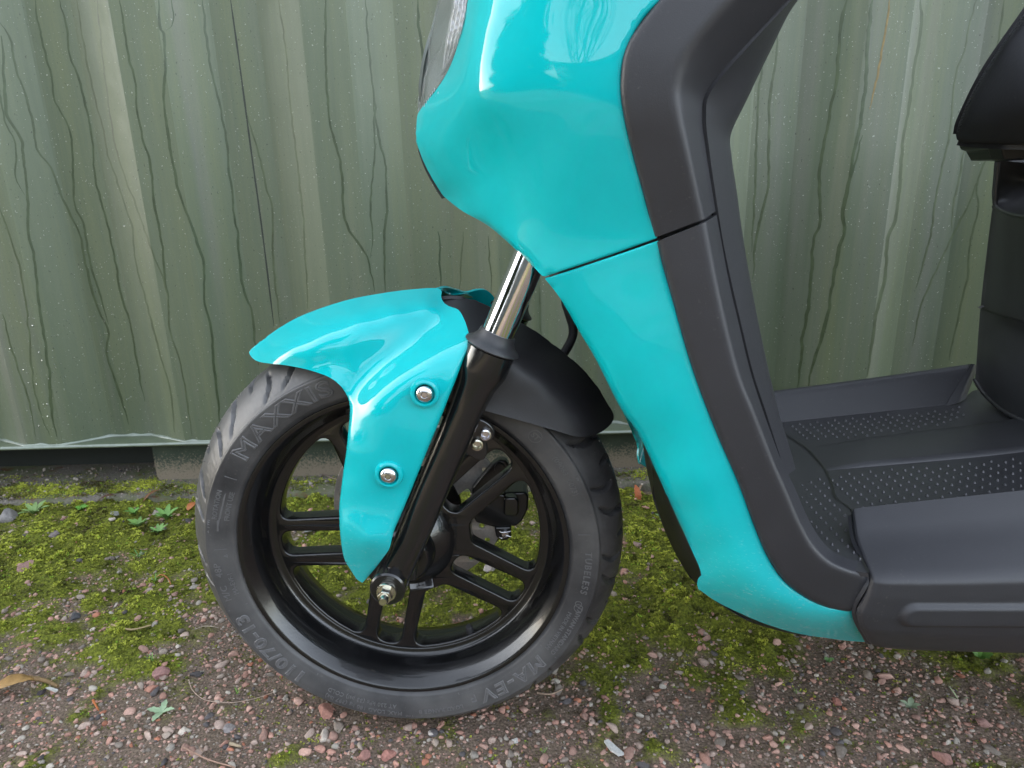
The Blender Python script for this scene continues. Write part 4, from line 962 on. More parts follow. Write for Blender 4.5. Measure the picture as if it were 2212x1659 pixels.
# inner leg shield facing the rider
loft('inner_leg_shield', [
    [(1783, -95, -.149), (1693, 0, -.149), (1602, 100, -.149), (1527, 192, -.149), (1514, 255, -.149), (1522, 335, -.149), (1533, 410, -.149), (1549, 512, -.149), (1567, 601, -.149), (1590, 700, -.149), (1616, 806, -.149), (1645, 895, -.149), (1674, 985, -.149), (1687, 1030, -.149)],
    [(1800, -95, -.105), (1712, 2, -.102), (1660, 108, -.100), (1614, 208, -.100), (1576, 290, -.100), (1577, 345, -.100), (1587, 410, -.100), (1601, 512, -.100), (1618, 610, -.100), (1639, 720, -.100), (1661, 820, -.100), (1682, 905, -.100), (1704, 975, -.100), (1714, 1012, -.100)],
    [(1790, -95, .0), (1690, 0, 0), (1630, 105, 0), (1580, 200, 0), (1540, 285, 0), (1540, 340, 0), (1548, 400, 0), (1560, 500, 0), (1575, 600, 0), (1596, 700, 0), (1618, 800, 0), (1640, 890, 0), (1660, 960, 0), (1672, 995, 0)]],
     M['trim'], SC, 120, 8, .3, .004, mirror=True)
loft('leg_shield_crease', [[(1712, 4, -.112), (1640, 88, -.125), (1575, 165, -.135), (1540, 215, -.139)], [(1712, 7, -.108), (1642, 92, -.121), (1577, 170, -.131), (1541, 221, -.136)]], M['trim'], SC, 30, 2, 0, .002)

# ---- floor board
FZ, FS, FX0 = .302, .085, .425
def fz(x): return FZ + FS * (x - FX0)
seam = [(1686, 936), (1700, 941), (1738, 966), (1762, 990), (1780, 1013), (1792, 1036), (1797, 1050), (1799, 1066), (1806, 1077), (1822, 1088), (1835, 1098)]
FM = panel('floor_mat', [(1689, 900, 1)] + [(2049, 874, 1), (2080, 862), (2110, 842), (2150, 872), (2180, 892), (2240, 912, 1), (2420, 880, 1), (2420, 1075, 1), (2212, 1085), (2050, 1100), (1900, 1112), (1846, 1118, 1)] + [(a + 5, b + 1) for a, b in seam[::-1]][:-1] + [(1692, 937, 1)], None, M['mat'], SC, .004, 10, plane=(FZ, FS, FX0))
panel('front_floor_mat', [(1640, 900, 1), (1688, 938, 1)] + seam[1:-1] + [(1835, 1098, 1), (1840, 1112), (1848, 1180), (1876, 1238, 1), (1830, 1230), (1790, 1212), (1755, 1180), (1720, 1120), (1690, 1050), (1660, 980)], None, M['mat'], SC, .004, 10, plane=(FZ, FS, FX0),
      post=lambda P, X: X + np.clip((.445 - X[:, 0]) / .06, 0, 1)[:, None] ** 2 * np.array([0, 0, .010]) * np.clip((1110 - P[:, 1]) / 80, 0, 1)[:, None])
def seam_gap():
    P = np.array(spline(seam + [(1840, 1110), (1848, 1180), (1874, 1236)], 70)); Q = P + [4.5, .5]
    a = unproject_plane(P, FZ + .0012, FS, FX0); b = unproject_plane(Q, FZ + .0012, FS, FX0)
    V = np.stack([a, b], 1).reshape(-1, 3); link('mat_joint', pymesh('mat_joint', V, grid_faces(len(P), 2)), M['dark'], SC)
seam_gap()
# raised centre of the mat, two long low steps
def centre():
    near = [(1737, 1023), (1850, 1012), (1990, 1000), (2120, 988), (2250, 973), (2400, 955)]; far = [(1737, 964), (1850, 952), (1990, 934), (2110, 920), (2200, 905), (2330, 880)]
    n = 60; A = unproject_plane(spline(near, n), FZ, FS, FX0); B = unproject_plane(spline(far, n), FZ, FS, FX0); V = []
    for i_, (a, b) in enumerate(zip(A, B)):
        e = min(1, i_ / 16.); e = e * e * (3 - 2 * e)
        for t, h in ((0, -.002), (.02, .0006), (.06, .0042), (.12, .0050), (.5, .0056), (.88, .0050), (.94, .0042), (.98, .0006), (1, -.002)):
            V.append(a * (1 - t) + b * t + np.array([0, 0, h * e - .0004]))
    link('mat_ridge', pymesh('mat_ridge', V, grid_faces(n, 9)), M['mat'], FM)
centre()
def dots():
    near = np.array([(1775, 1040), (1815, 1020), (1990, 1008), (2120, 996), (2240, 985), (2240, 1070), (2150, 1072), (2050, 1086), (1900, 1098), (1845, 1104), (1815, 1076)], float)
    far = np.array([(1700, 918), (1850, 902), (2040, 885), (2075, 872), (2085, 905), (1990, 926), (1850, 944), (1745, 954)], float)
    front = np.array([(1765, 1030), (1788, 1050), (1800, 1080), (1828, 1098), (1840, 1140), (1862, 1212), (1800, 1198), (1765, 1155), (1740, 1100), (1722, 1050), (1745, 1035)], float)
    parts = []
    for poly in (near, far, front):
        for i in range(120):
            for j in range(60):
                x = .40 + i * .0112; y = -.24 + j * .0105 + (i % 2) * .00525
                z = fz(x) + .0006; px, py = proj((x, y, z))
                if not inside(poly, np.array([[px, py]]))[0]: continue
                V = [(x, y, z + .0020)]
                for q, (rr, h) in enumerate(((.0008, .0013), (.0015, -.0005))):
                    for k in range(8): V.append((x + rr * math.cos(k * math.pi / 4), y + rr * math.sin(k * math.pi / 4), z + h))
                F = [(0, 1 + k, 1 + (k + 1) % 8) for k in range(8)] + [(1 + k, 9 + k, 9 + (k + 1) % 8, 1 + (k + 1) % 8) for k in range(8)]
                parts.append((np.array(V), F))
    o = joined('grip_dots', parts, M['mat_dot'], FM, True); tag(o, kind='stuff')
M['mat_dot'] = m_simple('grip_dot_plastic', (.062, .062, .068), .38)
dots()
# far rail of the floor
loft('far_floor_rail', [[(1660, 916, .142), (1682, 913, .142), (1850, 896, .142), (1990, 881, .142), (2045, 875, .142)], [(1655, 846, .166), (1665, 844, .166), (1850, 820, .166), (2000, 799, .166), (2098, 785, .166)], [(1655, 850, .20), (1665, 848, .20), (1850, 823, .20), (2000, 802, .20), (2098, 789, .20)]], M['trim'], SC, 50, 8, .2, .004)
loft('rail_end', [[(2042, 877, .140), (2098, 786, .165)], [(2072, 870, .139), (2106, 787, .165)], [(2086, 862, .150), (2113, 792, .17)]], M['trim'], SC, 20, 6, .3, .003)
# near side cover of the foot board, with the long pressed recess
RC0, RC1 = at(1972, 1328, -.2055), at(2400, 1328, -.2055)
def recess(V):
    V = V.copy(); a = RC0[[0, 2]]; b = RC1[[0, 2]]; P = V[:, [0, 2]]; ab = b - a
    t = np.clip(((P - a) @ ab) / (ab @ ab), 0, 1); d = np.linalg.norm(P - (a + t[:, None] * ab), axis=1)
    k = np.clip((.0125 - d) / .0050, 0, 1); k = k * k * (3 - 2 * k); side = V[:, 1] < -.196
    V[:, 1] -= np.where(side, k * .0045, 0); return V
loft('foot_board_cover', [
    [(1838, 1112, -.139), (1842, 1103, -.139), (1852, 1098, -.139), (1900, 1092, -.139), (2050, 1076, -.139), (2212, 1059, -.139), (2420, 1037, -.139)],
    [(1847, 1168, -.163), (1851, 1163, -.163), (1862, 1160, -.163), (1910, 1157, -.163), (2050, 1147, -.163), (2212, 1134, -.163), (2420, 1118, -.163)],
    [(1880, 1246, -.198), (1884, 1247, -.200), (1896, 1251, -.203), (1930, 1254, -.205), (2060, 1254, -.206), (2212, 1250, -.206), (2420, 1244, -.206)],
    [(1866, 1286, -.199), (1873, 1288, -.202), (1888, 1291, -.205), (1930, 1294, -.2065), (2060, 1297, -.2070), (2212, 1297, -.207), (2420, 1293, -.207)],
    [(1848, 1322, -.198), (1856, 1326, -.201), (1872, 1331, -.204), (1925, 1338, -.2055), (2060, 1344, -.206), (2212, 1347, -.206), (2420, 1345, -.206)],
    [(1855, 1355, -.196), (1863, 1358, -.199), (1880, 1363, -.202), (1930, 1368, -.203), (2060, 1374, -.203), (2212, 1377, -.203), (2420, 1378, -.203)],
    [(1879, 1392, -.184), (1884, 1396, -.186), (1897, 1401, -.188), (1945, 1407, -.189), (2060, 1411, -.189), (2212, 1415, -.189), (2420, 1417, -.189)],
    [(1905, 1372, -.10), (1908, 1374, -.10), (1920, 1376, -.10), (1955, 1380, -.10), (2060, 1385, -.10), (2212, 1390, -.10), (2420, 1394, -.10)]],
     M['trim'], SC, 170, 14, .26, .004, post=recess)
loft('cover_end', [[(1838, 1112, -.139), (1847, 1168, -.163), (1880, 1246, -.197), (1848, 1322, -.197), (1879, 1392, -.183)], [(1900, 1120, -.10), (1910, 1180, -.11), (1930, 1246, -.12), (1920, 1300, -.12), (1930, 1360, -.12)]], M['trim'], SC, 50, 3, 0, .003)
# belly pan between the two sides
loft('belly_pan', [[(1700, 1310, -.16), (1900, 1362, -.16), (2212, 1375, -.16), (2420, 1378, -.16)], [(1700, 1285, 0), (1850, 1310, 0), (2212, 1320, 0), (2420, 1325, 0)]], M['plastic'], SC, 30, 4, 0, .004, mirror=True)

# ---- seat tower
def tower(name, stations, mat, flare=1.):
    """stations (px, py): front corner of the body at successive heights; the section bows towards the viewer"""
    lines = []
    D = spline(stations, 40); V = []
    for px, py in D:
        p = at(px, py, .125); z = p[2]; x = p[0]
        # section: far corner -> front, bowed -> near corner -> near flank
        for t in np.linspace(0, 1, 26):
            y = .128 - t * .25; bow = -.060 * math.sin(min(1, t * 1.0) * math.pi) ** .8 * flare
            V.append((x + bow * .55 + .012 * (1 - abs(2 * t - 1)) + (.0 if t < .97 else .02), y, z))
        V.append((x + .30, -.125, z))
    F = grid_faces(40, 27); o = link(name, pymesh(name, V, F), mat, SC); 
    bm = bmesh.new(); bm.from_mesh(o.data); bmesh.ops.recalc_face_normals(bm, faces=bm.faces[:]); bm.to_mesh(o.data); bm.free()
    return solid(o, .004)
def tower2(name, rows, mat, n=60):
    return loft(name, rows, mat, SC, n, 8, .0, .004, smooth_across=True)
# guide lines run top to bottom; first is the far corner seen against the wall, the rest lead round to the right
tower2('seat_tower', [
    [(2149, 438, .120), (2143, 455, .120), (2128, 573, .125), (2119, 655, .128), (2120, 664, .127), (2124, 668, .125)],
    [(2156, 450, .112), (2151, 466, .112), (2139, 578, .116), (2131, 660, .118), (2134, 671, .117), (2140, 675, .115)],
    [(2185, 463, .078), (2182, 480, .078), (2178, 588, .078), (2174, 672, .078), (2178, 684, .077), (2186, 688, .075)],
    [(2250, 474, .03), (2250, 490, .03), (2250, 600, .03), (2250, 690, .03), (2252, 702, .03), (2255, 706, .03)],
    [(2420, 480, -.03), (2420, 500, -.03), (2420, 620, -.03), (2420, 715, -.03), (2420, 727, -.03), (2420, 731, -.03)]], M['gloss'])
tower2('tower_scoop', [
    [(2157, 342, .115), (2154, 385, .118), (2150, 425, .120), (2149, 438, .120)],
    [(2165, 345, .118), (2163, 390, .128), (2160, 430, .122), (2157, 450, .113)],
    [(2195, 350, .120), (2195, 392, .135), (2192, 440, .108), (2186, 462, .079)],
    [(2250, 352, .11), (2250, 400, .12), (2250, 450, .07), (2250, 473, .031)],
    [(2420, 355, .07), (2420, 405, .08), (2420, 455, .02), (2420, 479, -.03)]], M['gloss'])
tube('scoop_rim', [at(x, y, Y - .002) for x, y, Y in ((2156, 346, .117), (2153, 385, .119), (2149, 424, .120), (2150, 440, .119), (2157, 450, .112), (2186, 463, .078), (2250, 474, .03), (2330, 478, .0))], .0024, M['gloss'], SC, 10)
tower2('tower_base', [
    [(2118, 664, .135), (2115, 698, .136), (2110, 770, .138), (2106, 830, .140)],
    [(2128, 667, .126), (2126, 706, .126), (2122, 780, .126), (2128, 852, .128)],
    [(2170, 678, .090), (2172, 722, .090), (2164, 810, .086), (2162, 884, .092)],
    [(2240, 690, .045), (2250, 735, .045), (2240, 840, .045), (2232, 915, .050)],
    [(2420, 700, -.03), (2440, 760, -.03), (2430, 880, -.03), (2400, 975, -.02)]], M['gloss'])
tube('tower_bead', [at(x, y, Y) for x, y, Y in ((2106, 818, .142), (2116, 836, .135), (2132, 856, .122), (2165, 886, .088), (2212, 910, .058), (2300, 944, .02))], .0030, M['plastic'], SC, 10)

# ---- seat
SEAT_OUT = [(2400, -220, 1), (2300, -96), (2211, 31), (2180, 73), (2128, 151), (2096, 208), (2076, 254), (2068, 277), (2065, 292), (2068, 303), (2078, 308), (2100, 309, 1), (2140, 311), (2212, 313), (2460, 318, 1), (2460, -220, 1)]
ST = panel('seat', SEAT_OUT, [(2400, -220, -.085), (2300, -96, -.080), (2211, 31, -.072), (2128, 151, -.056), (2076, 254, -.036), (2065, 292, -.028), (2100, 308, -.040), (2140, 311, -.058), (2212, 313, -.078), (2460, 318, -.11), (2150, 220, -.078), (2211, 150, -.100), (2211, 250, -.102), (2300, 100, -.115), (2460, 50, -.13), (2460, -220, -.12), (2110, 270, -.056), (2300, 250, -.118)], M['seat'], SC, .004, 9,
           [([(2300, -96), (2211, 31), (2128, 151), (2076, 254), (2065, 292)], 9, .012), ([(2065, 292), (2078, 308), (2140, 311), (2212, 313), (2460, 318)], 10, .010)], False, .002)
top_l = [(2400, -220, -.080), (2300, -96, -.072), (2211, 31, -.062), (2128, 151, -.046), (2076, 254, -.026), (2066, 290, -.018)]
def far_line(l, dx, dy, dz=0): return [tuple(at(*p) + [dx, dy, dz]) for p in l]
loft('seat_top', [[tuple(at(*p)) for p in top_l], far_line(top_l, .03, .03, .006), far_line(top_l, .11, .10, .006)], M['seat'], ST, 40, 6, 0, .003, world=True, smooth_across=True)
bot_l = [(2070, 304, -.022), (2100, 308.5, -.034), (2140, 311, -.052), (2212, 313, -.072), (2460, 318, -.10)]
loft('seat_base', [[tuple(at(*p)) for p in bot_l], far_line(bot_l, .11, .10, .004)], M['plastic'], ST, 30, 3, 0, .004, world=True)
ST_P = []
E0 = np.array(spline([(2300, -92), (2213, 36), (2182, 78), (2131, 155), (2099, 212), (2080, 258), (2071, 288)], 400)); s = np.concatenate([[0], np.cumsum(np.linalg.norm(np.diff(E0, axis=0), axis=1))])
for q in np.arange(4, s[-1] - 4, 7.0):
    a = np.array([np.interp(q, s, E0[:, 0]), np.interp(q, s, E0[:, 1])]); b = np.array([np.interp(q + 4.2, s, E0[:, 0]), np.interp(q + 4.2, s, E0[:, 1])]); ST_P.append((a, b))
STV = []
rb = RBF([(2300, -92, -.0885), (2213, 36, -.0790), (2131, 155, -.0640), (2080, 258, -.0440), (2071, 288, -.0360)])
for a, b in ST_P:
    n = np.array([b[1] - a[1], a[0] - b[0]]); n = n / np.linalg.norm(n) * .8; q = np.array([a - n, a + n, b + n, b - n]); Y = rb(q); v0 = unproject(q, Y); v1 = v0 + [0, .003, 0]
    STV.append((np.vstack([v0, v1]), [(0, 1, 2, 3), (0, 4, 5, 1), (1, 5, 6, 2), (2, 6, 7, 3), (3, 7, 4, 0)]))
M['thread'] = m_simple('seat_thread', (.045, .046, .055), .6)
tag(joined('stitching', STV, M['thread'], ST), kind='stuff')
HG = plate('seat_hinge', corners([(2138, 309), (2230, 309), (2230, 345), (2166, 344), (2158, 330), (2154, 322), (2143, 318)]), .05, .05, M['dark'], bev=.002)
plate('hinge_bracket', corners([(2162, 316), (2236, 318), (2236, 332), (2190, 345), (2170, 345)]), .02, .02, M['plastic'], HG, .002)

# ---- headlight
def z6(l): return [(864 + .1736 * x, .1736 * y) for x, y in l]
HL_OUT = [(1046, -300, 1), (1034, -140), (1010, 0), (995, 66), (983, 113), (967, 153), (946, 187), (924, 214), (904, 243, 1), (902, 240), (903, 228), (907, 182), (912.6, 144), (921, 97), (933, 52), (945.6, 0), (975, -120), (1010, -300, 1)]
HL_CT = [(1046, -300, -.098), (1010, 0, -.084), (983, 113, -.071), (967, 153, -.059), (946, 187, -.044), (924, 214, -.027), (904, 243, -.006), (1010, -300, 0), (945.6, 0, 0), (921, 97, 0), (907, 182, 0), (902, 240, 0), (975, 0, -.055), (955, 97, -.048), (930, 182, -.030)]
HL = panel('headlight_lens', HL_OUT, [(1046, -300, -.098), (1010, 0, -.084), (983, 113, -.071), (967, 153, -.059), (946, 187, -.044), (924, 214, -.027), (904, 243, -.006), (1010, -300, 0), (945.6, 0, 0), (921, 97, 0), (907, 182, 0), (902, 240, 0), (975, 0, -.055), (955, 97, -.048), (930, 182, -.030)], M['lens'], SC, .003, 5, [([(902, 240), (907, 182), (921, 97), (945, 0), (975, -120)], 6, .0)], True, .001)
M['housing'] = m_simple('lamp_housing_grey', (.115, .135, .125), .35, .2)
panel('lamp_housing', [(1036, -280, 1), (1006, 0), (981, 113), (944, 186), (909, 234, 1), (909, 182), (924, 97), (949, 0), (1014, -280, 1)], [(a, b, c + .010) for a, b, c in HL_CT], M['housing'], HL, .003, 8, (), True, .001)
def reflector():
    A = spline(z6([(760, -500), (665, 0), (640, 130), (600, 350), (570, 500), (540, 720), (528, 860), (512, 925)]), 160); B = spline(z6([(930, -500), (832, 0), (815, 130), (775, 350), (735, 480), (690, 620), (610, 770), (522, 918)]), 160)
    V = []; W_ = 26; rb_ = RBF(HL_CT, .001)
    for i, (a, b) in enumerate(zip(A, B)):
        for k in range(W_):
            t = k / (W_ - 1); p = a * (1 - t) + b * t
            wob = math.sin(i * .55 + k * .3) * .35 + math.sin(i * .21 + 2) * .4
            rip = math.cos((t * 3.4 + wob * .12) * 2 * math.pi) * .0026
            V.append(at(p[0], p[1], float(rb_([p])[0]) + .0055 + rip))
    link('reflector', pymesh('reflector', V, grid_faces(160, W_)), M['reflect'], HL)
reflector()
# moulded marks at the lower tip of the lens (too small to be read in the photograph)
M['frost'] = m_simple('frosted_mark', (.45, .47, .50), .5)
MK = []
for k in range(7):
    for row, (x0, y0, dx, dy, L) in enumerate(((938, 190, -4.3, 6.6, 8), (946, 198, -4.9, 6.0, 4.5))):
        x, y = x0 + dx * k, y0 + dy * k; q = np.array([(x, y), (x + 1.3, y), (x + .4, y + L), (x - .9, y + L)]); Y = -.0445 + .0058 * k + .004
        MK.append((unproject(q, np.full(4, Y - .008)), [(0, 1, 2, 3)]))
joined('lens_marks', MK, M['frost'], HL)

# ---- the rest of the scooter, beyond the frame of the photograph
def mir(l): return [(x, -y, z) for x, y, z in l]
def wl(name, lines, mat, n=40, sub=5, mirror=False, across=False, parent=None):
    return loft(name, lines, mat, parent or SC, n, sub, .12, .004, world=True, mirror=mirror, smooth_across=across)
wl('dash_cover', [[(.098, -.004, .880), (.117, -.098, .842), (.219, -.168, .811), (.294, -.176, .802), (.355, -.160, .760), (.400, -.095, .776)], [(.110, -.003, .900), (.150, -.070, .900), (.225, -.100, .905), (.300, -.100, .890), (.360, -.090, .840), (.410, -.050, .795)], [(.112, 0, .905), (.155, 0, .935), (.225, 0, .950), (.300, 0, .930), (.365, 0, .870), (.418, 0, .806)]], M['plastic'], 40, 6, True)
TCAP = [[(.258, -.180, .752), (.300, -.182, .754), (.346, -.158, .757)], [(.262, -.165, .800), (.305, -.170, .798), (.352, -.150, .770)]]
wl('trim_cap', TCAP, M['trim'], 10, 3)
wl('trim_cap', [mir(l_) for l_ in TCAP], M['trim'], 10, 3)
tube('handlebar', [(.300, -.36, 1.02), (.292, -.20, 1.00), (.280, -.08, .975), (.278, 0, .965), (.280, .08, .975), (.292, .20, 1.00), (.300, .36, 1.02)], .0125, M['fork'], SC, 12)
for sy in (-1, 1):
    tube('grip', [(.3005, .345 * sy, 1.0195), (.294, .22 * sy, 1.0025)], .0175, M['rubber'], SC, 14)
    tube('brake_lever', [(.262, .20 * sy, 1.00), (.240, .28 * sy, 1.005), (.245, .34 * sy, 1.012)], .006, M['chrome'], SC, 8)
    tube('mirror_stem', [(.286, .19 * sy, 1.01), (.275, .22 * sy, 1.10), (.270, .27 * sy, 1.17)], .005, M['dark'], SC, 8)
    lathe('mirror', [(-.012, .0001), (-.012, .020), (-.004, .046), (.004, .050), (.006, .046), (.006, .0001)], M['dark'], SC, (.268, .28 * sy, 1.20), (1, 0, 0), 28)
wl('handlebar_cover', [[(.20, -.02, .93), (.245, -.09, .99), (.300, -.10, 1.00), (.350, -.06, .96)], [(.21, -.01, .99), (.25, -.05, 1.035), (.305, -.06, 1.03), (.36, -.03, .98)], [(.212, 0, .995), (.255, 0, 1.045), (.306, 0, 1.04), (.362, 0, .985)]], M['teal'], 24, 6, True, True)
lathe('steering_column', [(0, .0001), (0, .030), (.34, .028), (.34, .0001)], M['fork'], SC, (.17, 0, .64), Vector((.35, 0, .94)), 24)
# seat, tail and tower sides
wl('seat_cushion', [[(.600, -.100, .632), (.80, -.128, .628), (1.05, -.130, .640), (1.32, -.085, .690)], [(.588, -.122, .70), (.80, -.150, .71), (1.05, -.150, .72), (1.34, -.10, .74)], [(.592, -.098, .790), (.80, -.125, .795), (1.05, -.125, .800), (1.33, -.085, .785)], [(.675, 0, .816), (.80, 0, .815), (1.05, 0, .820), (1.35, 0, .800)],
                     [(.775, .098, .790), (.85, .125, .795), (1.05, .125, .800), (1.33, .085, .785)], [(.790, .122, .70), (.86, .150, .71), (1.05, .150, .72), (1.34, .10, .74)], [(.780, .100, .632), (.86, .128, .628), (1.05, .130, .640), (1.32, .085, .690)]], M['seat'], 50, 6, False, True)
wl('seat_pan', [[(.606, -.098, .630), (.80, -.126, .626), (1.05, -.128, .638), (1.32, -.083, .688)], [(.680, 0, .634), (.80, 0, .630), (1.05, 0, .640), (1.32, 0, .690)], [(.785, .098, .630), (.86, .126, .626), (1.05, .128, .638), (1.32, .083, .688)]], M['plastic'], 30, 4)
wl('tower_flank', [[(.700, -.026, .574), (.730, -.026, .449), (.758, -.022, .325)], [(.742, -.090, .575), (.768, -.092, .45), (.790, -.096, .32)], [(.800, -.132, .576), (.820, -.134, .45), (.845, -.138, .32)], [(1.00, -.142, .58), (1.02, -.142, .45), (1.02, -.142, .31)]], M['gloss'], 30, 6, False, True)
wl('tower_flank', [[(.705, .116, .574), (.718, .124, .449), (.732, .138, .352)], [(.720, .130, .575), (.735, .134, .45), (.75, .140, .34)], [(.800, .138, .576), (.820, .139, .45), (.845, .141, .32)], [(1.00, .142, .58), (1.02, .142, .45), (1.02, .142, .31)]], M['gloss'], 30, 6, False, True)
wl('tail_panel', [[(.98, -.146, .625), (1.20, -.125, .675), (1.46, -.060, .735)], [(.96, -.160, .55), (1.20, -.145, .60), (1.50, -.06, .70)], [(.99, -.150, .44), (1.20, -.130, .52), (1.48, -.05, .66)], [(1.00, -.05, .42), (1.20, -.04, .51), (1.47, 0, .655)]], M['teal'], 40, 6, True, True)
wl('tail_lamp', [[(1.455, -.058, .735), (1.495, -.058, .70), (1.478, -.048, .66)], [(1.462, 0, .742), (1.506, 0, .702), (1.484, 0, .657)]], m_simple('tail_lamp_red', (.35, .01, .01), .2, 0, .5), 12, 4, True)
# foot-board cover and floor run back to the tower
for nm, sgn in (('cover_rear', 1), ('cover_rear', -1)):
    L = [[(.656, -.139, .346), (.80, -.140, .352), (1.02, -.138, .36)], [(.630, -.172, .322), (.80, -.172, .325), (1.02, -.160, .34)], [(.610, -.2055, .294), (.80, -.200, .292), (1.02, -.172, .30)], [(.625, -.2025, .24), (.80, -.196, .238), (1.02, -.168, .25)], [(.646, -.1885, .204), (.80, -.180, .204), (1.02, -.150, .22)], [(.738, -.10, .142), (.80, -.09, .16), (1.02, -.09, .19)]]
    if sgn > 0: wl(nm, L, M['trim'], 30, 5)
    else: wl(nm, [[(max(x, .81 + .02 * i), -y, z) for i, (x, y, z) in enumerate(l)] for l in L], M['trim'], 30, 5)
wl('floor_rear', [[(.690, -.14, .3205), (1.0, -.14, .34)], [(.81, .14, .328), (1.0, .14, .34)]], M['mat'], 10, 4)
wl('battery_tray', [[(.74, -.10, .141), (1.02, -.09, .19)], [(.74, .10, .141), (1.02, .09, .19)]], M['plastic'], 10, 4)
# rear wheel: the same tyre and rim again
for src in (TY, RIM):
    c = src.copy(); COL.objects.link(c); c.parent = SC; c.location.x += 1.305
    for ch in list(src.children):
        if ch.name.startswith(('tyre_lettering', 'cast', 'valve', 'moulding', 'tread')): continue
        d_ = ch.copy(); COL.objects.link(d_); d_.parent = c
RX = AX.x + 1.305
for sy in (-1, 1):
    wl('swing_arm', [[(.94, .118 * sy, .285), (1.12, .105 * sy, .262), (RX + .03, .098 * sy, .262)], [(.94, .130 * sy, .26), (1.12, .118 * sy, .24), (RX + .04, .108 * sy, .24)], [(.94, .118 * sy, .235), (1.12, .105 * sy, .215), (RX + .03, .098 * sy, .218)]], M['fork'], 20, 5, False, True)
    tube('shock_absorber', [(1.12, .115 * sy, .56), (RX - .03, .112 * sy, .27)], .020, M['fork'], SC, 14)
lathe('hub_motor', [(-.060, .0001), (-.060, .070), (-.050, .098), (.050, .098), (.060, .070), (.060, .0001)], M['dark'], SC, (RX, 0, AX.z), (0, 1, 0), 48)
ang = np.radians(np.linspace(-70, 55, 9)); rg = lambda R, y: [(RX + R * math.sin(a), y, AX.z + R * math.cos(a)) for a in ang]
wl('rear_mudguard', [rg(.245, -.075), rg(.268, -.055), rg(.275, 0), rg(.268, .055), rg(.245, .075)], M['plastic'], 40, 5, False, True)
wl('side_stand', [[(.80, -.12, .16), (.86, -.20, .02)], [(.82, -.12, .16), (.89, -.20, .02)], [(.82, -.105, .16), (.89, -.19, .02)]], M['fork'], 8, 3)
# ================================================================== THINGS LYING ON THE GROUND
def tint(me, cols):
    a = me.color_attributes.new('tint', 'FLOAT_COLOR', 'POINT'); c = np.concatenate([cols, np.ones((len(cols), 1))], 1).astype(np.float32); a.data.foreach_set('color', c.ravel())
def mesh_np(name, V, F):
    me = bpy.data.meshes.new(name); k = F.shape[1]
    me.vertices.add(len(V)); me.vertices.foreach_set('co', np.ascontiguousarray(V, np.float32).ravel())
    me.loops.add(F.size); me.loops.foreach_set('vertex_index', F.ravel().astype(np.int32))
    me.polygons.add(len(F)); me.polygons.foreach_set('loop_start', np.arange(0, F.size, k, dtype=np.int32)); me.polygons.foreach_set('loop_total', np.full(len(F), k, np.int32))
    me.update(calc_edges=True); return me
def ico(sub):
    bm = bmesh.new(); bmesh.ops.create_icosphere(bm, subdivisions=sub, radius=1); v = np.array([tuple(x.co) for x in bm.verts]); f = np.array([[q.index for q in p.verts] for p in bm.faces]); bm.free(); return v, f
ICO1, ICO2, ICO3 = ico(1), ico(2), ico(3)
M['stone'] = m_attr('stone', .85, 420, .62); M['moss'] = m_attr('moss_leaf', .8, 300, .72); M['leaf'] = m_attr('plant_leaf', .55, 260, .75)
def rock_shape(base, n_cuts, rng):
    """angular pebble: a ball with planes cut off it"""
    v = base.copy()
    for _ in range(n_cuts):
        d = rng.normal(size=3); d /= np.linalg.norm(d); h = rng.uniform(.45, .85); s = v @ d; v = v - np.maximum(s - h, 0)[:, None] * d
    return v
PAL = np.array([(.44, .245, .19), (.48, .30, .24), (.37, .225, .18), (.40, .30, .25), (.32, .26, .215), (.38, .34, .29), (.22, .185, .155), (.10, .09, .09), (.46, .40, .34), (.38, .16, .10)]) * 1.18
PW_ = np.array([.17, .17, .14, .14, .12, .08, .08, .05, .02, .03]); PW_ /= PW_.sum()
SHAPES1 = [rock_shape(ICO1[0], 6, RNG) for _ in range(24)]; SHAPES2 = [rock_shape(ICO2[0], 9, RNG) for _ in range(24)]
def gravel():
    n = 72000; x = RNG.uniform(-1.50, 1.70, n); y = RNG.uniform(-.36, SLAB_Y - .004, n)
    sz = np.clip(RNG.lognormal(-6.25, .52, n), .0009, .0078)
    m = moss_amount(x, y); keep = (RNG.uniform(0, 1, n) > np.clip((m - .30) * 2.1, 0, .93)) & ~((np.abs(x) < .05) & (np.abs(y) < .03))
    x, y, sz = x[keep], y[keep], sz[keep]; z = ground_z(x, y)
    VV, FF, CC = [], [], []; o = 0
    for i in range(len(x)):
        big = sz[i] > .0042; b = (SHAPES2 if big else SHAPES1)[i % 24]; f = (ICO2 if big else ICO1)[1]
        a = RNG.uniform(0, 6.28); c, s = math.cos(a), math.sin(a); r = sz[i]
        q = b * (r * RNG.uniform(.9, 1.5), r * RNG.uniform(.7, 1.1), r * RNG.uniform(.45, .85))
        t = RNG.uniform(-.4, .4); ct, st = math.cos(t), math.sin(t)
        q = np.stack([q[:, 0], q[:, 1] * ct - q[:, 2] * st, q[:, 1] * st + q[:, 2] * ct], 1)
        q = np.stack([q[:, 0] * c - q[:, 1] * s, q[:, 0] * s + q[:, 1] * c, q[:, 2]], 1) + (x[i], y[i], z[i] + r * RNG.uniform(-.05, .35))
        VV.append(q); FF.append(f + o); o += len(q)
        col = PAL[RNG.choice(len(PAL), p=PW_)] * RNG.uniform(.75, 1.2); CC.append(np.tile(col, (len(q), 1)) * RNG.uniform(.9, 1.1, (len(q), 1)))
    me = mesh_np('gravel', np.vstack(VV), np.vstack(FF)); tint(me, np.vstack(CC))
    tag(link('gravel', me, M['stone'], None, False), kind='stuff')
gravel()
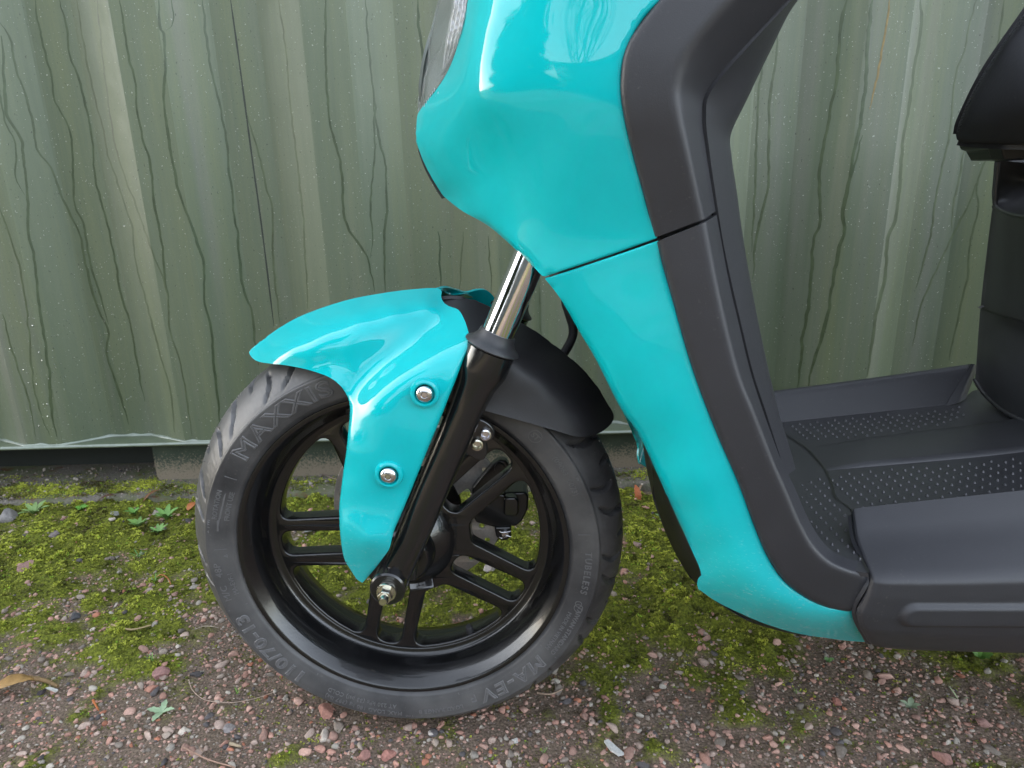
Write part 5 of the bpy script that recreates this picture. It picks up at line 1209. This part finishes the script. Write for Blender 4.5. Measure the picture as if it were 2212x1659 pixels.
def moss(name, n, xr, yr, prob, zf, size=1.):
    x = RNG.uniform(*xr, n); y = RNG.uniform(*yr, n); p = prob(x, y); k = RNG.uniform(0, 1, n) < p; x, y, p = x[k], y[k], p[k]; n = len(x); z = zf(x, y)
    B = 5; g = fbm(x * 20, y * 20, 3, 77); g2 = fbm(x * 90, y * 90, 2, 78)
    lime = np.array((.42, .455, .055)); olive = np.array((.105, .112, .020)); brown = np.array((.050, .036, .015)); bright = np.array((.24, .38, .03))
    mh = fbm(x * 62, y * 62, 2, 31); w = np.clip((g - .40) * 1.6 + (p - .55) * .7 + (mh - .42) * 2.4 + (g2 - .5) * .5, 0, 1)[:, None]  # mound tops limier, hollows darker: light and shade put into the tint
    base = olive * (1 - w) + lime * w; bw = np.clip((.40 - g) * 4, 0, 1)[:, None]; base = base * (1 - bw) + brown * bw; gw = (RNG.uniform(0, 1, n) < .05)[:, None]; base = np.where(gw, bright, base)
    T = RNG.uniform(.6, 1.25, n) * .0030 * size * (.7 + .8 * np.clip(p, 0, 1))
    c = np.stack([x, y, z], 1)
    a = RNG.uniform(0, 6.283, (n, B)); tilt = RNG.uniform(.25, 1.25, (n, B)); L = T[:, None] * RNG.uniform(.7, 1.2, (n, B)); wd = L * RNG.uniform(.22, .36, (n, B))
    d = np.stack([np.cos(a) * np.sin(tilt), np.sin(a) * np.sin(tilt), np.cos(tilt)], -1); sd = np.stack([-np.sin(a), np.cos(a), np.zeros_like(a)], -1)
    b0 = np.repeat(c[:, None], B, 1) + RNG.normal(0, .0007, (n, B, 3)) * [1, 1, .3]
    mid = b0 + d * (L * .55)[..., None]; tip = b0 + d * L[..., None] - np.array([0, 0, 1]) * (L * .12)[..., None]
    V = np.stack([b0, mid - sd * wd[..., None], tip, mid + sd * wd[..., None]], 2).reshape(-1, 3)
    F = np.arange(n * B * 4).reshape(-1, 4)
    sh = RNG.uniform(.75, 1.25, (n, B)); C = np.repeat(np.repeat(base[:, None], B, 1) * sh[..., None], 4, 1).reshape(-1, 3)
    me = mesh_np(name, V, F); tint(me, C); return tag(link(name, me, M['moss'], None, False), kind='stuff')
moss('moss', 215000, (-1.50, 1.70), (-.36, SLAB_Y), lambda x, y: np.clip((moss_amount(x, y) - .30) * 1.6, 0, 1) * (.25 + .75 * (fbm(x * 75, y * 75, 2, 91) > .47)) + .20 * (fbm(x * 55, y * 55, 3, 19) > .50), ground_z)
def slab_z(x, y): return np.interp(y - SLAB_Y, [0, .006, .03, .2], [.009, .0155, .019, .021])
def slab_moss(x, y):
    d = y - SLAB_Y; n = fbm(x * 9, y * 14, 4, 51)
    edge = np.clip(1 - np.abs(d - .042) / .050, 0, 1)
    return np.clip(edge * 1.1 + (n - .56) * 2.8, 0, 1) * (d > .004)
moss('slab_moss', 52000, (-1.50, 1.7), (SLAB_Y, SLAB_Y + .12), slab_moss, slab_z, .9)

def slab_dirt():
    n = 2600; x = RNG.uniform(-1.3, 1.1, n); y = SLAB_Y + RNG.uniform(.004, .16, n); sz = np.clip(RNG.lognormal(-6.4, .5, n), .0008, .006); z = slab_z(x, y); VV, FF, CC = [], [], []
    for i in range(n):
        v = SHAPES1[i % 24] * sz[i] * RNG.uniform(.6, 1.3, 3) + (x[i], y[i], z[i] + sz[i] * .2); VV.append(v); FF.append(ICO1[1] + 12 * i); CC.append(np.tile(PAL[RNG.integers(3, 9)] * RNG.uniform(.4, 1.), (12, 1)))
    me = mesh_np('slab_grit', np.vstack(VV), np.vstack(FF)); tint(me, np.vstack(CC)); tag(link('slab_grit', me, M['stone'], None, False), kind='stuff')
slab_dirt()
def stone_thing(px, py, rpx, col, label, flat=.6, seed=0, shape=None):
    c = atz(px, py, .002); d = np.linalg.norm(c - CAM); r = rpx / FPX * d; rng = np.random.default_rng(seed + int(px))
    v = rock_shape(ICO3[0], 12, rng) * (r, r * rng.uniform(.75, .95), r * flat); v += rng.normal(0, r * .012, v.shape)
    a = rng.uniform(0, 6.28); v = np.stack([v[:, 0] * math.cos(a) - v[:, 1] * math.sin(a), v[:, 0] * math.sin(a) + v[:, 1] * math.cos(a), v[:, 2]], 1)
    gz = float(ground_z(np.array([c[0]]), np.array([c[1]]))[0])
    me = mesh_np('stone', v, ICO3[1]); tint(me, np.tile(np.array(col), (len(v), 1)) * rng.uniform(.8, 1.15, (len(v), 1)))
    o = link('stone', me, M['stone'], None, False); sharp(o, 25); o.location = (c[0], c[1], gz + r * flat * .35); tag(o, label, 'stone', 'larger loose stones in the gravel'); return o
for a in ((704, 1539, 27, (.44, .22, .17), 'biggest salmon pink stone, just under the tyre edge below the load marking'),
          (841, 1630, 22, (.42, .20, .16), 'rounded pink stone near the bottom edge straight below the wheel hub'),
          (790, 1634, 20, (.36, .19, .16), 'pink stone beside the rounded pink stone at the bottom edge'),
          (119, 1168, 21, (.26, .22, .21), 'purplish grey egg-shaped stone upright in the moss at the left'),
          (62, 1237, 25, (.33, .20, .17), 'wedge-shaped rosy stone at the left where moss turns to gravel'),
          (339, 1113, 15, (.38, .33, .28), 'small beige stone near the brown leaf at the slab edge'),
          (251, 1125, 14, (.36, .36, .32), 'pale lichen-grey stone lying in dark soil by the slab'),
          (22, 1120, 30, (.30, .28, .27), 'flat grey stone at the far left below the slab'),
          (328, 1489, 19, (.44, .22, .16), 'orange pink angular stone above the pale seedling'),
          (349, 1462, 24, (.36, .20, .18), 'long mauve pink stone a little above the seedling'),
          (496, 1569, 18, (.30, .27, .26), 'round speckled grey stone right of the pale seedling'),
          (162, 1335, 15, (.085, .085, .09), 'dark slate stone in the left gravel'),
          (90, 1492, 12, (.06, .05, .055), 'small black stone between the dead leaf and the stick'),
          (1112, 1597, 12, (.55, .53, .50), 'white oval pebble below the tyre, right of the lichen tufts'),
          (934, 1583, 12, (.55, .50, .46), 'whitish speckled chip below the tyre lettering'),
          (1199, 1473, 15, (.52, .47, .40), 'cream chip lying against the right of the tyre'),
          (2035, 1632, 26, (.37, .20, .165), 'broad pink stone at the bottom right'),
          (1808, 1518, 17, (.38, .17, .13), 'brick red stone below the middle of the turquoise panel'),
          (2212 - 90, 1560, 18, (.36, .21, .18), 'dusty pink stone at the right edge of the gravel'),
          (1375, 1180, 15, (.36, .25, .22), 'pair-sized pink stone in the bright moss behind the tyre'),
          (1060, 1240, 26, (.45, .40, .38), 'pale slab-like stone seen through the lower right spokes')):
    stone_thing(a[0], a[1], a[2] * .72, a[3], a[4], .62)
# leaf-shaped blades
def blade(L, w, curl, lobes=0, nseg=10, droop=0.):
    V = []; F = []
    for i in range(nseg + 1):
        t = i / nseg; ww = w * (math.sin(math.pi * min(1, t * .93 + .05)) ** .75); 
        if lobes: ww *= 1 - .38 * abs(math.sin(t * math.pi * lobes))
        z = math.sin(t * math.pi * .5) * curl * L - droop * L * t * t
        V += [(t * L, -ww, z + ww * .25), (t * L, 0, z), (t * L, ww, z + ww * .25)]
    for i in range(nseg): F += [(3 * i, 3 * i + 3, 3 * i + 4, 3 * i + 1), (3 * i + 1, 3 * i + 4, 3 * i + 5, 3 * i + 2)]
    return np.array(V), np.array(F)
def rot(v, az, tilt=0.):
    c, s = math.cos(tilt), math.sin(tilt); x, z = v[:, 0] * c - v[:, 2] * s, v[:, 0] * s + v[:, 2] * c
    return np.stack([x * math.cos(az) - v[:, 1] * math.sin(az), x * math.sin(az) + v[:, 1] * math.cos(az), z], 1)
def plant(px, py, rpx, leaves, label, cat='weed', wr=.22, tilt=.5, col=(.17, .30, .08), lobes=0, curl=.3, zoff=.001, group='small weeds in the moss and gravel', jit=.3, name='weed'):
    c = atz(px, py, .002); d = np.linalg.norm(c - CAM); R = rpx / FPX * d; root = empty(name, (c[0], c[1], float(ground_z(np.array([c[0]]), np.array([c[1]]))[0]) + zoff)); tag(root, label, cat, group)
    for k in range(leaves):
        L = R * random.uniform(.75, 1.15); v, f = blade(L, L * wr, curl, lobes, droop=.15); v = rot(v, k * 2 * math.pi / leaves + random.uniform(-jit, jit), tilt * random.uniform(.6, 1.3))
        me = mesh_np('leaf', v, f); cc = np.array(col) * random.uniform(.8, 1.2); tint(me, np.tile(cc, (len(v), 1))); link('leaf', me, M['leaf'], root)
    return root
plant(349, 1536, 25, 4, 'pale green four-leaved seedling with toothed leaves in bare gravel', 'seedling', .30, .25, (.33, .45, .28), 3, .15, name='seedling', jit=.1)
plant(76, 1116, 26, 11, 'pale green weed rosette nearest the left edge below the slab', wr=.16, col=(.26, .40, .14))
plant(302, 1144, 24, 10, 'leafy weed rosette left of the widest rosette in the moss', wr=.15, col=(.19, .34, .09))
plant(362, 1128, 30, 14, 'widest bright weed rosette closest to the left of the tyre', wr=.14, col=(.20, .38, .10))
plant(343, 1157, 20, 9, 'low weed rosette in front of the widest rosette', wr=.15, col=(.20, .36, .11))
plant(178, 1105, 17, 4, 'broad-leaved sprout at the slab edge between two rosettes', 'seedling', .36, .3, (.14, .34, .05), name='seedling')
plant(293, 1120, 18, 5, 'thin-stemmed sprout behind the leafy rosettes', 'seedling', .22, .6, (.14, .30, .06), name='seedling')
plant(1432, 1130, 26, 8, 'green weed tucked against the black inner panel of the scooter', wr=.2, col=(.24, .38, .13))
plant(1966, 1528, 17, 5, 'pale bluish green seedling in the gravel at the lower right', 'seedling', .26, .35, (.32, .40, .26), name='seedling')
plant(2118, 1424, 18, 5, 'bright green sprout under the foot board at the right', 'seedling', .34, .4, (.15, .32, .06), name='seedling')
plant(1788, 1428, 12, 4, 'tiny green sprout below the turquoise panel end', 'seedling', .36, .4, (.18, .33, .12), name='seedling')
plant(2071, 1512, 24, 4, 'thin grass sprig with spread pale stalks at the right', 'grass sprig', .05, .3, (.36, .42, .24), 0, .1, name='grass_sprig')
plant(1176, 1626, 13, 7, 'small green grass tuft at the bottom right of the wheel', 'grass tuft', .05, .8, (.16, .32, .06), name='grass_tuft')
plant(333, 1440, 16, 7, 'grass tuft above the mauve pink stone', 'grass tuft', .05, .7, (.17, .33, .07), name='grass_tuft')
plant(512, 1497, 14, 7, 'grass tuft left of the tyre bottom beside the dry stalk', 'grass tuft', .05, .8, (.18, .34, .06), name='grass_tuft')
plant(336, 1259, 17, 7, 'grass tuft beside the orange stalk', 'grass tuft', .05, .6, (.15, .33, .07), name='grass_tuft')
plant(300, 1205, 18, 8, 'grass tuft in the thick moss left of the tyre', 'grass tuft', .045, .6, (.13, .30, .08), name='grass_tuft')
plant(1720, 1500, 14, 6, 'grass tuft in gravel right of the tyre', 'grass tuft', .05, .8, (.16, .32, .06), name='grass_tuft')
plant(1690, 1613, 13, 6, 'grass tuft near the bottom edge in the pink gravel', 'grass tuft', .05, .8, (.18, .34, .06), name='grass_tuft')
# small lush weeds too slight to tell apart
def dead_leaf(px, py, Lpx, az, col, label, wr=.24, lobes=0, tilt=.15, name='dead_leaf', curl=.35):
    c = atz(px, py, .004); d = np.linalg.norm(c - CAM); L = Lpx / FPX * d; v, f = blade(L, L * wr, curl, lobes, 14, .25); v[:, 0] -= L / 2; v[:, 2] += RNG.normal(0, L * .01, len(v))
    v = rot(v, az, tilt); me = mesh_np(name, v, f); tint(me, np.tile(np.array(col), (len(v), 1)) * RNG.uniform(.85, 1.1, (len(v), 1)))
    o = link(name, me, M['leaf']); o.location = (c[0], c[1], float(ground_z(np.array([c[0]]), np.array([c[1]]))[0]) + .006); tag(o, label, 'dead leaf', 'fallen leaves on the ground'); solid(o, .0005); return o
dead_leaf(20, 1494, 75, .35, (.40, .24, .09), 'tan fallen leaf cut by the left edge of the photo', .20, tilt=.1)
dead_leaf(330, 1084, 40, .7, (.20, .095, .045), 'narrow brown curled leaf leaning on the slab edge', .12, tilt=.35)
dead_leaf(418, 1106, 24, 1.1, (.48, .17, .06), 'orange brown leaf scrap touching the left of the tyre', .35)
dead_leaf(233, 1092, 30, .3, (.12, .06, .035), 'dark shrivelled leaf by the slab edge', .13)
dead_leaf(1375, 1076, 42, 1.75, (.50, .15, .055), 'rust orange lobed oak leaf behind the tyre at the container foot', .22, 5, .9)
dead_leaf(980, 1365, 60, .12, (.20, .085, .055), 'reddish strip of bark seen through the lowest spokes', .06, name='dead_leaf')
def stick(pts, r, col, label, name='twig', cat='twig', z=.004):
    P = [atz(x, y, z) for x, y in pts]; P = [np.array([p[0], p[1], float(ground_z(np.array([p[0]]), np.array([p[1]]))[0]) + z + r]) for p in P]
    o = tube(name, P, r, None, None, 7, 8, (1., .6)); me = o.data; tint(me, np.tile(np.array(col), (len(me.vertices), 1)) * RNG.uniform(.8, 1.1, (len(me.vertices), 1))); me.materials.append(M['stone']); tag(o, label, cat, 'twigs and stalks on the ground'); return o
stick([(62, 1466), (98, 1475), (126, 1484)], .0034, (.26, .17, .08), 'short brown flat stick right of the tan fallen leaf')
stick([(243, 1363), (284, 1366), (328, 1358)], .0017, (.48, .36, .20), 'pale straw-coloured twig in the left gravel')
stick([(338, 1252), (352, 1250), (364, 1256), (370, 1268)], .0012, (.50, .20, .07), 'curved orange stalk between moss and gravel')
stick([(201, 1513), (206, 1521), (212, 1530)], .0016, (.52, .17, .06), 'short orange needle left of the pale seedling')
stick([(408, 1470), (416, 1490), (440, 1508), (475, 1516), (508, 1516), (550, 1507), (589, 1494)], .0006, (.50, .38, .30), 'long thin dry stalk curving towards the tyre')
stick([(393, 1612), (450, 1646), (508, 1664)], .0012, (.42, .27, .20), 'thin dry twig at the bottom left of the wheel')
stick([(430, 1612), (438, 1624)], .0007, (.40, .28, .2), 'tiny forked twig above the bottom edge')
stick([(497, 1606), (520, 1614)], .0022, (.50, .40, .27), 'pale splinter of wood at the bottom left')
stick([(421, 1365), (445, 1358), (472, 1358)], .0006, (.55, .46, .36), 'fine straw left of the tyre')
stick([(1160, 1497), (1190, 1500), (1216, 1490)], .0013, (.46, .33, .24), 'thin bent twig at the right foot of the tyre')
stick([(1378, 1062), (1390, 1048), (1402, 1030)], .0026, (.40, .28, .18), 'pale twig stuck above the rust orange oak leaf')
stick([(575, 830), (600, 842), (640, 862), (700, 900)], .0016, (.25, .19, .15), 'grey twig seen through the upper left spokes', z=.01)
stick([(650, 1022), (690, 1030), (733, 1050)], .0016, (.26, .20, .16), 'bent grey twig on the slab behind the turquoise mudguard', z=.012)
def chip(pts, th, col, label):
    P = np.array([atz(x, y, .006) for x, y in pts]); n = len(P); V = np.vstack([P + [0, 0, th], P]); F = [tuple(range(n)), tuple(range(2 * n - 1, n - 1, -1))] + [(i, i + n, (i + 1) % n + n, (i + 1) % n) for i in range(n)]
    me = pymesh('plastic_shard', V, F); bm = bmesh.new(); bm.from_mesh(me); bmesh.ops.recalc_face_normals(bm, faces=bm.faces[:]); bm.to_mesh(me); bm.free(); tint(me, np.tile(np.array(col), (2 * n, 1))); tag(link('plastic_shard', me, M['stone'], None, False), label, 'shard', 'pale shards on the ground')
chip([(1305, 1604), (1314, 1601), (1348, 1631), (1336, 1634), (1318, 1622)], .003, (.62, .62, .60), 'white pointed shard at the bottom edge right of the tyre')
chip([(652, 1143), (700, 1132), (704, 1140), (660, 1150)], .003, (.52, .53, .52), 'pale grey shard seen through the left spokes')
chip([(1412, 1050), (1424, 1045), (1424, 1051), (1414, 1055)], .003, (.58, .60, .63), 'bluish white scrap beside the rust orange oak leaf')
chip([(99, 1488), (108, 1486), (126, 1492), (120, 1496)], .002, (.58, .58, .54), 'white splinter next to the brown flat stick')

# ================================================================== ACROSS THE YARD (mirrored in the glossy panels)
M['far_leaf'] = m_attr('conifer_needles', .8, 6, .6); M['bark'] = m_simple('bark', (.10, .075, .055), .9, scale=8); M['shed'] = m_simple('shed_cladding', (.07, .085, .08), .6, scale=4); M['shedroof'] = m_simple('shed_roof', (.09, .09, .095), .7, scale=3)
def crown(name, n, fn, parent, cols, size):
    P = fn(n); a = RNG.uniform(0, 6.283, n); t = RNG.uniform(-1., .6, n); L = size * RNG.uniform(.6, 1.4, n)
    d = np.stack([np.cos(a) * np.cos(t), np.sin(a) * np.cos(t), np.sin(t)], 1); s = np.stack([-np.sin(a), np.cos(a), np.zeros(n)], 1)
    V = np.stack([P, P + d * (L * .5)[:, None] - s * (L * .25)[:, None], P + d * L[:, None], P + d * (L * .5)[:, None] + s * (L * .25)[:, None]], 1).reshape(-1, 3)
    me = mesh_np(name, V, np.arange(n * 4).reshape(-1, 4)); c = np.array(cols)[RNG.integers(0, len(cols), n)] * RNG.uniform(.7, 1.2, (n, 1)); tint(me, np.repeat(c, 4, 0)); return link(name, me, M['far_leaf'], parent, False)
def conifer(x, y, h, r, label):
    root = empty('conifer', (x, y, -.01)); tag(root, label, 'tree', 'trees across the yard')
    tube('trunk', [(0, 0, 0), (.03, 0, h * .5), (0, 0, h * .96)], .16, M['bark'], root, 8, 6, (1, .15))
    def fn(n):
        t = RNG.uniform(0, 1, n) ** 1.25; rr = r * (1 - t) ** .8 * (.82 + .25 * np.sin(t * 46) + RNG.normal(0, .10, n)) * RNG.uniform(.45, 1, n) ** .5; a = RNG.uniform(0, 6.283, n); rr = rr * (1 + .16 * np.sin(a * 5 + t * 30))
        return np.stack([rr * np.cos(a), rr * np.sin(a), .35 + t * (h - .35)], 1)
    crown('crown', 42000, fn, root, [(.030, .055, .022), (.045, .070, .026), (.022, .042, .020)], .26)
def bare_tree(x, y, h, label, seed):
    rng = random.Random(seed); root = empty('bare_tree', (x, y, -.01)); tag(root, label, 'tree', 'trees across the yard'); tr = []; V = []; F = []
    def limb(p, d, L, r, lv):
        q = [np.array(p)]; dd = np.array(d, float)
        for _ in range(4): dd = dd + np.array([rng.uniform(-.16, .16), rng.uniform(-.16, .16), rng.uniform(.0, .12)]); dd /= np.linalg.norm(dd); q.append(q[-1] + dd * L / 4)
        o = len(V); n = 5 if lv else 8
        for i, c in enumerate(q):
            rr = r * (1 - .16 * i)
            for k in range(n): V.append(c + rr * np.array([math.cos(k * 2 * math.pi / n), math.sin(k * 2 * math.pi / n), 0]))
        for i in range(4):
            for k in range(n): F.append((o + i * n + k, o + i * n + (k + 1) % n, o + (i + 1) * n + (k + 1) % n, o + (i + 1) * n + k))
        if lv < 5:
            for _ in range((5, 4, 4, 3, 3)[lv]):
                i = rng.randint(2, 4); e = dd + np.array([rng.uniform(-1.1, 1.1), rng.uniform(-1.1, 1.1), rng.uniform(-.1, .5)]); e /= np.linalg.norm(e); limb(q[i], e, L * rng.uniform(.55, .75), r * .52, lv + 1)
    limb((0, 0, 0), (0, 0, 1), h * .42, .17, 0); me = pymesh('trunk', V, F); link('trunk', me, M['bark'], root)
conifer(-7.0, -4.6, 9.5, 2.5, 'dark conifer across the yard, mirrored dark in the front fairing')
bare_tree(-4.9, -10.2, 7.5, 'leafless tree across the yard, its twigs mirrored in the fairing', 5)
bare_tree(4.5, -13., 9.0, 'second leafless tree, farther across the yard to the right', 9)
def shed():
    root = empty('shed', (1.0, -8, 0)); tag(root, 'long low ribbed shed across the yard, mirrored in the fairing', 'shed')
    xs = np.arange(-7.5, 9, .06); V = []
    for x in xs:
        y = .03 * (1 if (x % .6) < .3 else 0)
        for z in (-.03, 2.35): V.append((x, y, z))
    link('cladding', pymesh('cladding', V, grid_faces(len(xs), 2)), M['shed'], root, False)
    for nm, lo, hi in (('roof', (-7.8, -5.2, 2.36), (9.3, .25, 2.5)), ('side_wall', (-7.56, -5, -.03), (-7.51, -.02, 2.34)), ('side_wall', (9., -5, -.03), (9.05, -.02, 2.34)), ('back_wall', (-7.5, -5.05, -.03), (9, -5.01, 2.34)), ('door', (1.2, .04, .0), (2.2, .075, 2.0))):
        bm = bmesh.new(); bmesh.ops.create_cube(bm, size=1)
        for v in bm.verts: v.co = Vector(((v.co[i] + .5) * (hi[i] - lo[i]) + lo[i] for i in range(3)))
        link(nm, bm_mesh(nm, bm), M['shedroof'] if nm in ('roof', 'door') else M['shed'], root, False)
shed()
